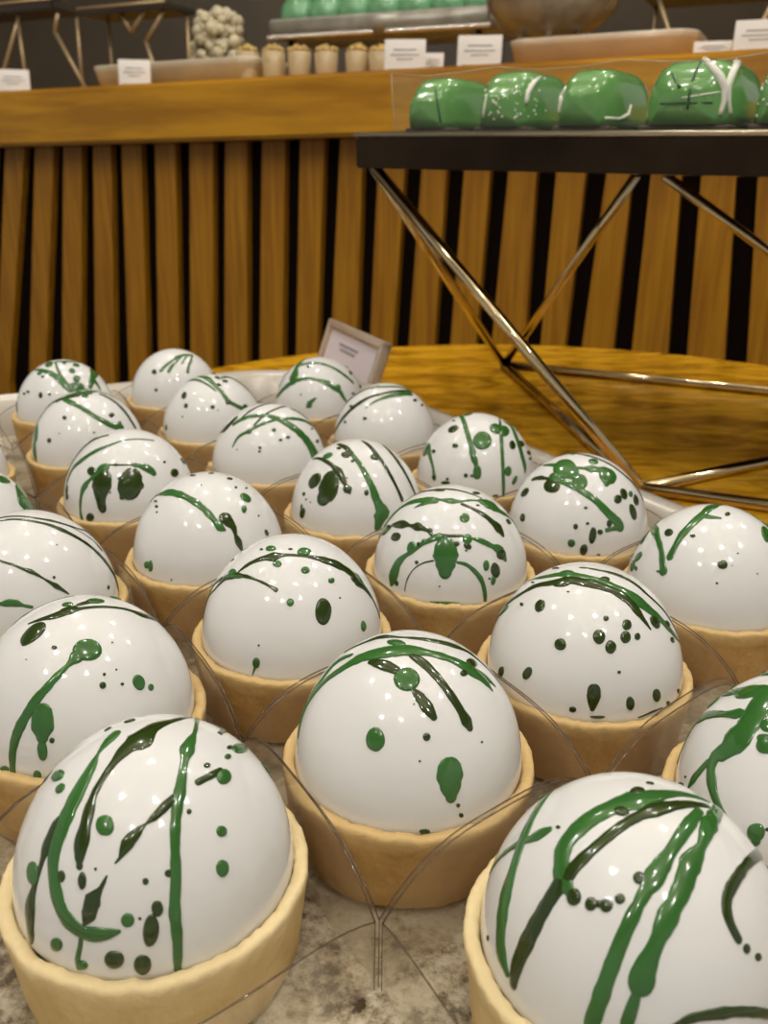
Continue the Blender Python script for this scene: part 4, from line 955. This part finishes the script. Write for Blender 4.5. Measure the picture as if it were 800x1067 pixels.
# stuff on the left riser: cream puffs
def blobs(bm, o, n, R, H_, rmin, rmax, seed):
    rnd = random.Random(seed)
    for _ in range(n):
        a = rnd.uniform(0, 6.28); q = math.sqrt(rnd.random()); zz = rnd.random()
        p = o + Vector((R*q*math.cos(a)*(1-.45*zz), R*q*math.sin(a)*(1-.45*zz), H_*zz))*U
        bmesh.ops.create_icosphere(bm, subdivisions=2, radius=rnd.uniform(rmin, rmax)*U, matrix=Matrix.Translation(p))
M_cream = simple('whipped cream', srgb(196, 186, 156), rough=.5, noise_amt=.2, scale=60, bump=.4)
M_glass = simple('cake stand glass', srgb(130, 118, 98), rough=.12, metal=.5, coat=.5, noise_amt=.35, scale=20)
def cream_cake(px, d, r_, z_off, hh, lab, plate=True, seed=1, zbase=None):
    s = cpos(px, d); zb_ = ztop(s) if zbase is None else zbase
    o = CW(s, d, zb_)
    t = empty('cream_cake', o, lab, 'cake')
    bm = bmesh.new(); blobs(bm, o+zv*(z_off+.25)*U, 360, r_, hh, .12, .44, seed); obj('whipped_topping', bm, M_cream, t)
    if plate:
        bm = bmesh.new(); lathe(bm, o.copy(), [(0,.02*U),(r_*.5*U,.02*U),(r_*.35*U,.15*U),(r_*.4*U,(z_off-.5)*U),(r_*1.0*U,(z_off-.15)*U),(r_*1.12*U,(z_off+.15)*U),(r_*1.05*U,(z_off+.12)*U),(0,z_off*U)], 40); obj('plate', bm, M_glass, t)
    return t
cream_cake(229, 12, 2.2, 1.7, 3.6, 'whipped cream cake on a glass stand behind the milky tray', seed=3)
zl = zpix(0, 4, 6)
cream_cake(56, 7.4, 1.2, .3, 1.6, 'heap of cream puffs on the left riser platform', plate=False, seed=4, zbase=zl)

# green pastries on a beaded silver platter
sP0, sP1 = cpos(282, 12), cpos(508, 12); zP = (zpix(400, 30, 12))
t = empty('silver_platter', CW((sP0+sP1)/2, 14, ztop((sP0+sP1)/2)), 'beaded silver platter on legs behind the crumble topped cups', 'platter')
bm = bmesh.new()
def PZ(s): return zpix(288, 33, 12) + (zpix(500, 20, 12)-zpix(288, 33, 12))*(s-sP0)/(sP1-sP0)
quad_box(bm, [CW(sP0,12,PZ(sP0)-.4),CW(sP1,12,PZ(sP1)-.4),CW(sP1,18,PZ(sP1)-.4),CW(sP0,18,PZ(sP0)-.4),CW(sP0,11.8,PZ(sP0)+.7),CW(sP1,11.8,PZ(sP1)+.7),CW(sP1,18,PZ(sP1)+.7),CW(sP0,18,PZ(sP0)+.7)])
bmesh.ops.bevel(bm, geom=list(bm.edges), offset=.12*U, segments=2, affect='EDGES'); obj('platter_body', bm, M_silver, t)
bm = bmesh.new()
for q in range(70):
    s_ = sP0+(sP1-sP0)*q/69
    if .50 < q/69 < .56: continue
    bmesh.ops.create_icosphere(bm, subdivisions=2, radius=.15*U, matrix=Matrix.Translation(CW(s_, 11.85, PZ(s_)-.35)))
tag(obj('beaded_edge', bm, M_glint, t), kind='stuff')
for s_ in (sP0+1, sP1-1):
    for dd in (13, 17):
        bm = bmesh.new(); tube(bm, [CW(s_,dd,PZ(s_)-.38), CW(s_,dd,ztop(s_)+.02)], .2*U, 10); obj('leg', bm, M_slate, t)
M_mint = simple('pale green glaze', srgb(104, 156, 112), rough=.2, coat=.4, noise_amt=.25, scale=30)
for q, px in enumerate((272+20, 318, 348, 380, 412, 446, 478)):
    s_ = sP0+(sP1-sP0)*(q+.5)/7; o = CW(s_, 14, PZ(s_)+.72); bm = bmesh.new()
    lathe(bm, o.copy(), [(0,0),(1.25*U,0),(1.32*U,.25*U),(1.2*U,.9*U),(.8*U,1.45*U),(.35*U,1.7*U),(0,1.75*U)], 28)
    tag(obj('mint_pastry', bm, M_mint, origin=o), 'pale green domed pastry on the beaded silver platter', 'pastry', 'pale green pastries on the beaded silver platter')

# embossed silver bowl with little feet
px, d = 572, 8.5; s_ = cpos(px, d); o = CW(s_, d, ztop(s_)); k = ppu(px, d)
t = empty('embossed_bowl', o, 'embossed silver bowl standing on small ball feet behind the pink-beige tray', 'bowl')
bm = bmesh.new()
zb_ = zpix(px, 38, d)-ztop(s_)
def emb(a, r, z): return r*(1+.03*math.sin(a*18)*math.sin(z/U*5)), z
lathe(bm, o.copy(), [(0,(zb_)*U),(1.6*U,zb_*U),(2.6*U,(zb_+.5)*U),(3.3*U,(zb_+1.2)*U),(3.6*U,(zb_+2.2)*U),(3.75*U,(zb_+2.3)*U),(3.5*U,(zb_+2.35)*U),(3.1*U,(zb_+1.2)*U),(0,(zb_+.4)*U)], 72, emb)
obj('bowl_body', bm, M_silver, t)
for q in range(6):
    a = q*math.pi/3+.3; p = o+Vector((math.cos(a)*1.7*U, math.sin(a)*1.7*U, 0)); bm = bmesh.new()
    tube(bm, [p+zv*.02*U, p+zv*(zb_*.4)*U, p+zv*(zb_+.2)*U], [.2*U, .12*U, .25*U], 12); obj('foot', bm, M_glint, t)

# ------------------------------------------------------------------ light
scene = bpy.context.scene
w = bpy.data.worlds.new('shop air'); scene.world = w; w.use_nodes = True
w.node_tree.nodes['Background'].inputs['Color'].default_value = srgb(214, 208, 200)
w.node_tree.nodes['Background'].inputs['Strength'].default_value = .55
def area(loc, target, size, power, col, sy=None):
    l = bpy.data.lights.new('soft_light', 'AREA'); l.size = size; l.energy = power; l.color = col
    if sy: l.shape = 'RECTANGLE'; l.size_y = sy
    o = bpy.data.objects.new('soft_light', l); o.location = loc
    o.rotation_euler = (Vector(target)-Vector(loc)).to_track_quat('-Z', 'Y').to_euler(); C.objects.link(o)
spots = [(-1.1,-.9),(-.35,-1.1),(.45,-.9),(-.7,-.2),(.15,-.3),(.95,-.1),(-1.2,.6),(-.2,.75),(.7,.8),(-.6,1.5),(.5,1.6),(1.4,1.2)]
for (x, y) in spots:
    for (dx, dy) in ((0,0),(.07,.03),(.0,.09)):
        l = bpy.data.lights.new('ceiling_bulb', 'POINT'); l.energy = 3.7; l.shadow_soft_size = .009; l.color = (1, .965, .91)
        o = bpy.data.objects.new('ceiling_bulb', l); o.location = (x+dx, y+dy, 2.45); C.objects.link(o)
scene.view_settings.view_transform = 'Standard'
scene.cycles.transparent_max_bounces = 48
scene.cycles.max_bounces = 10
scene.cycles.sample_clamp_indirect = 4
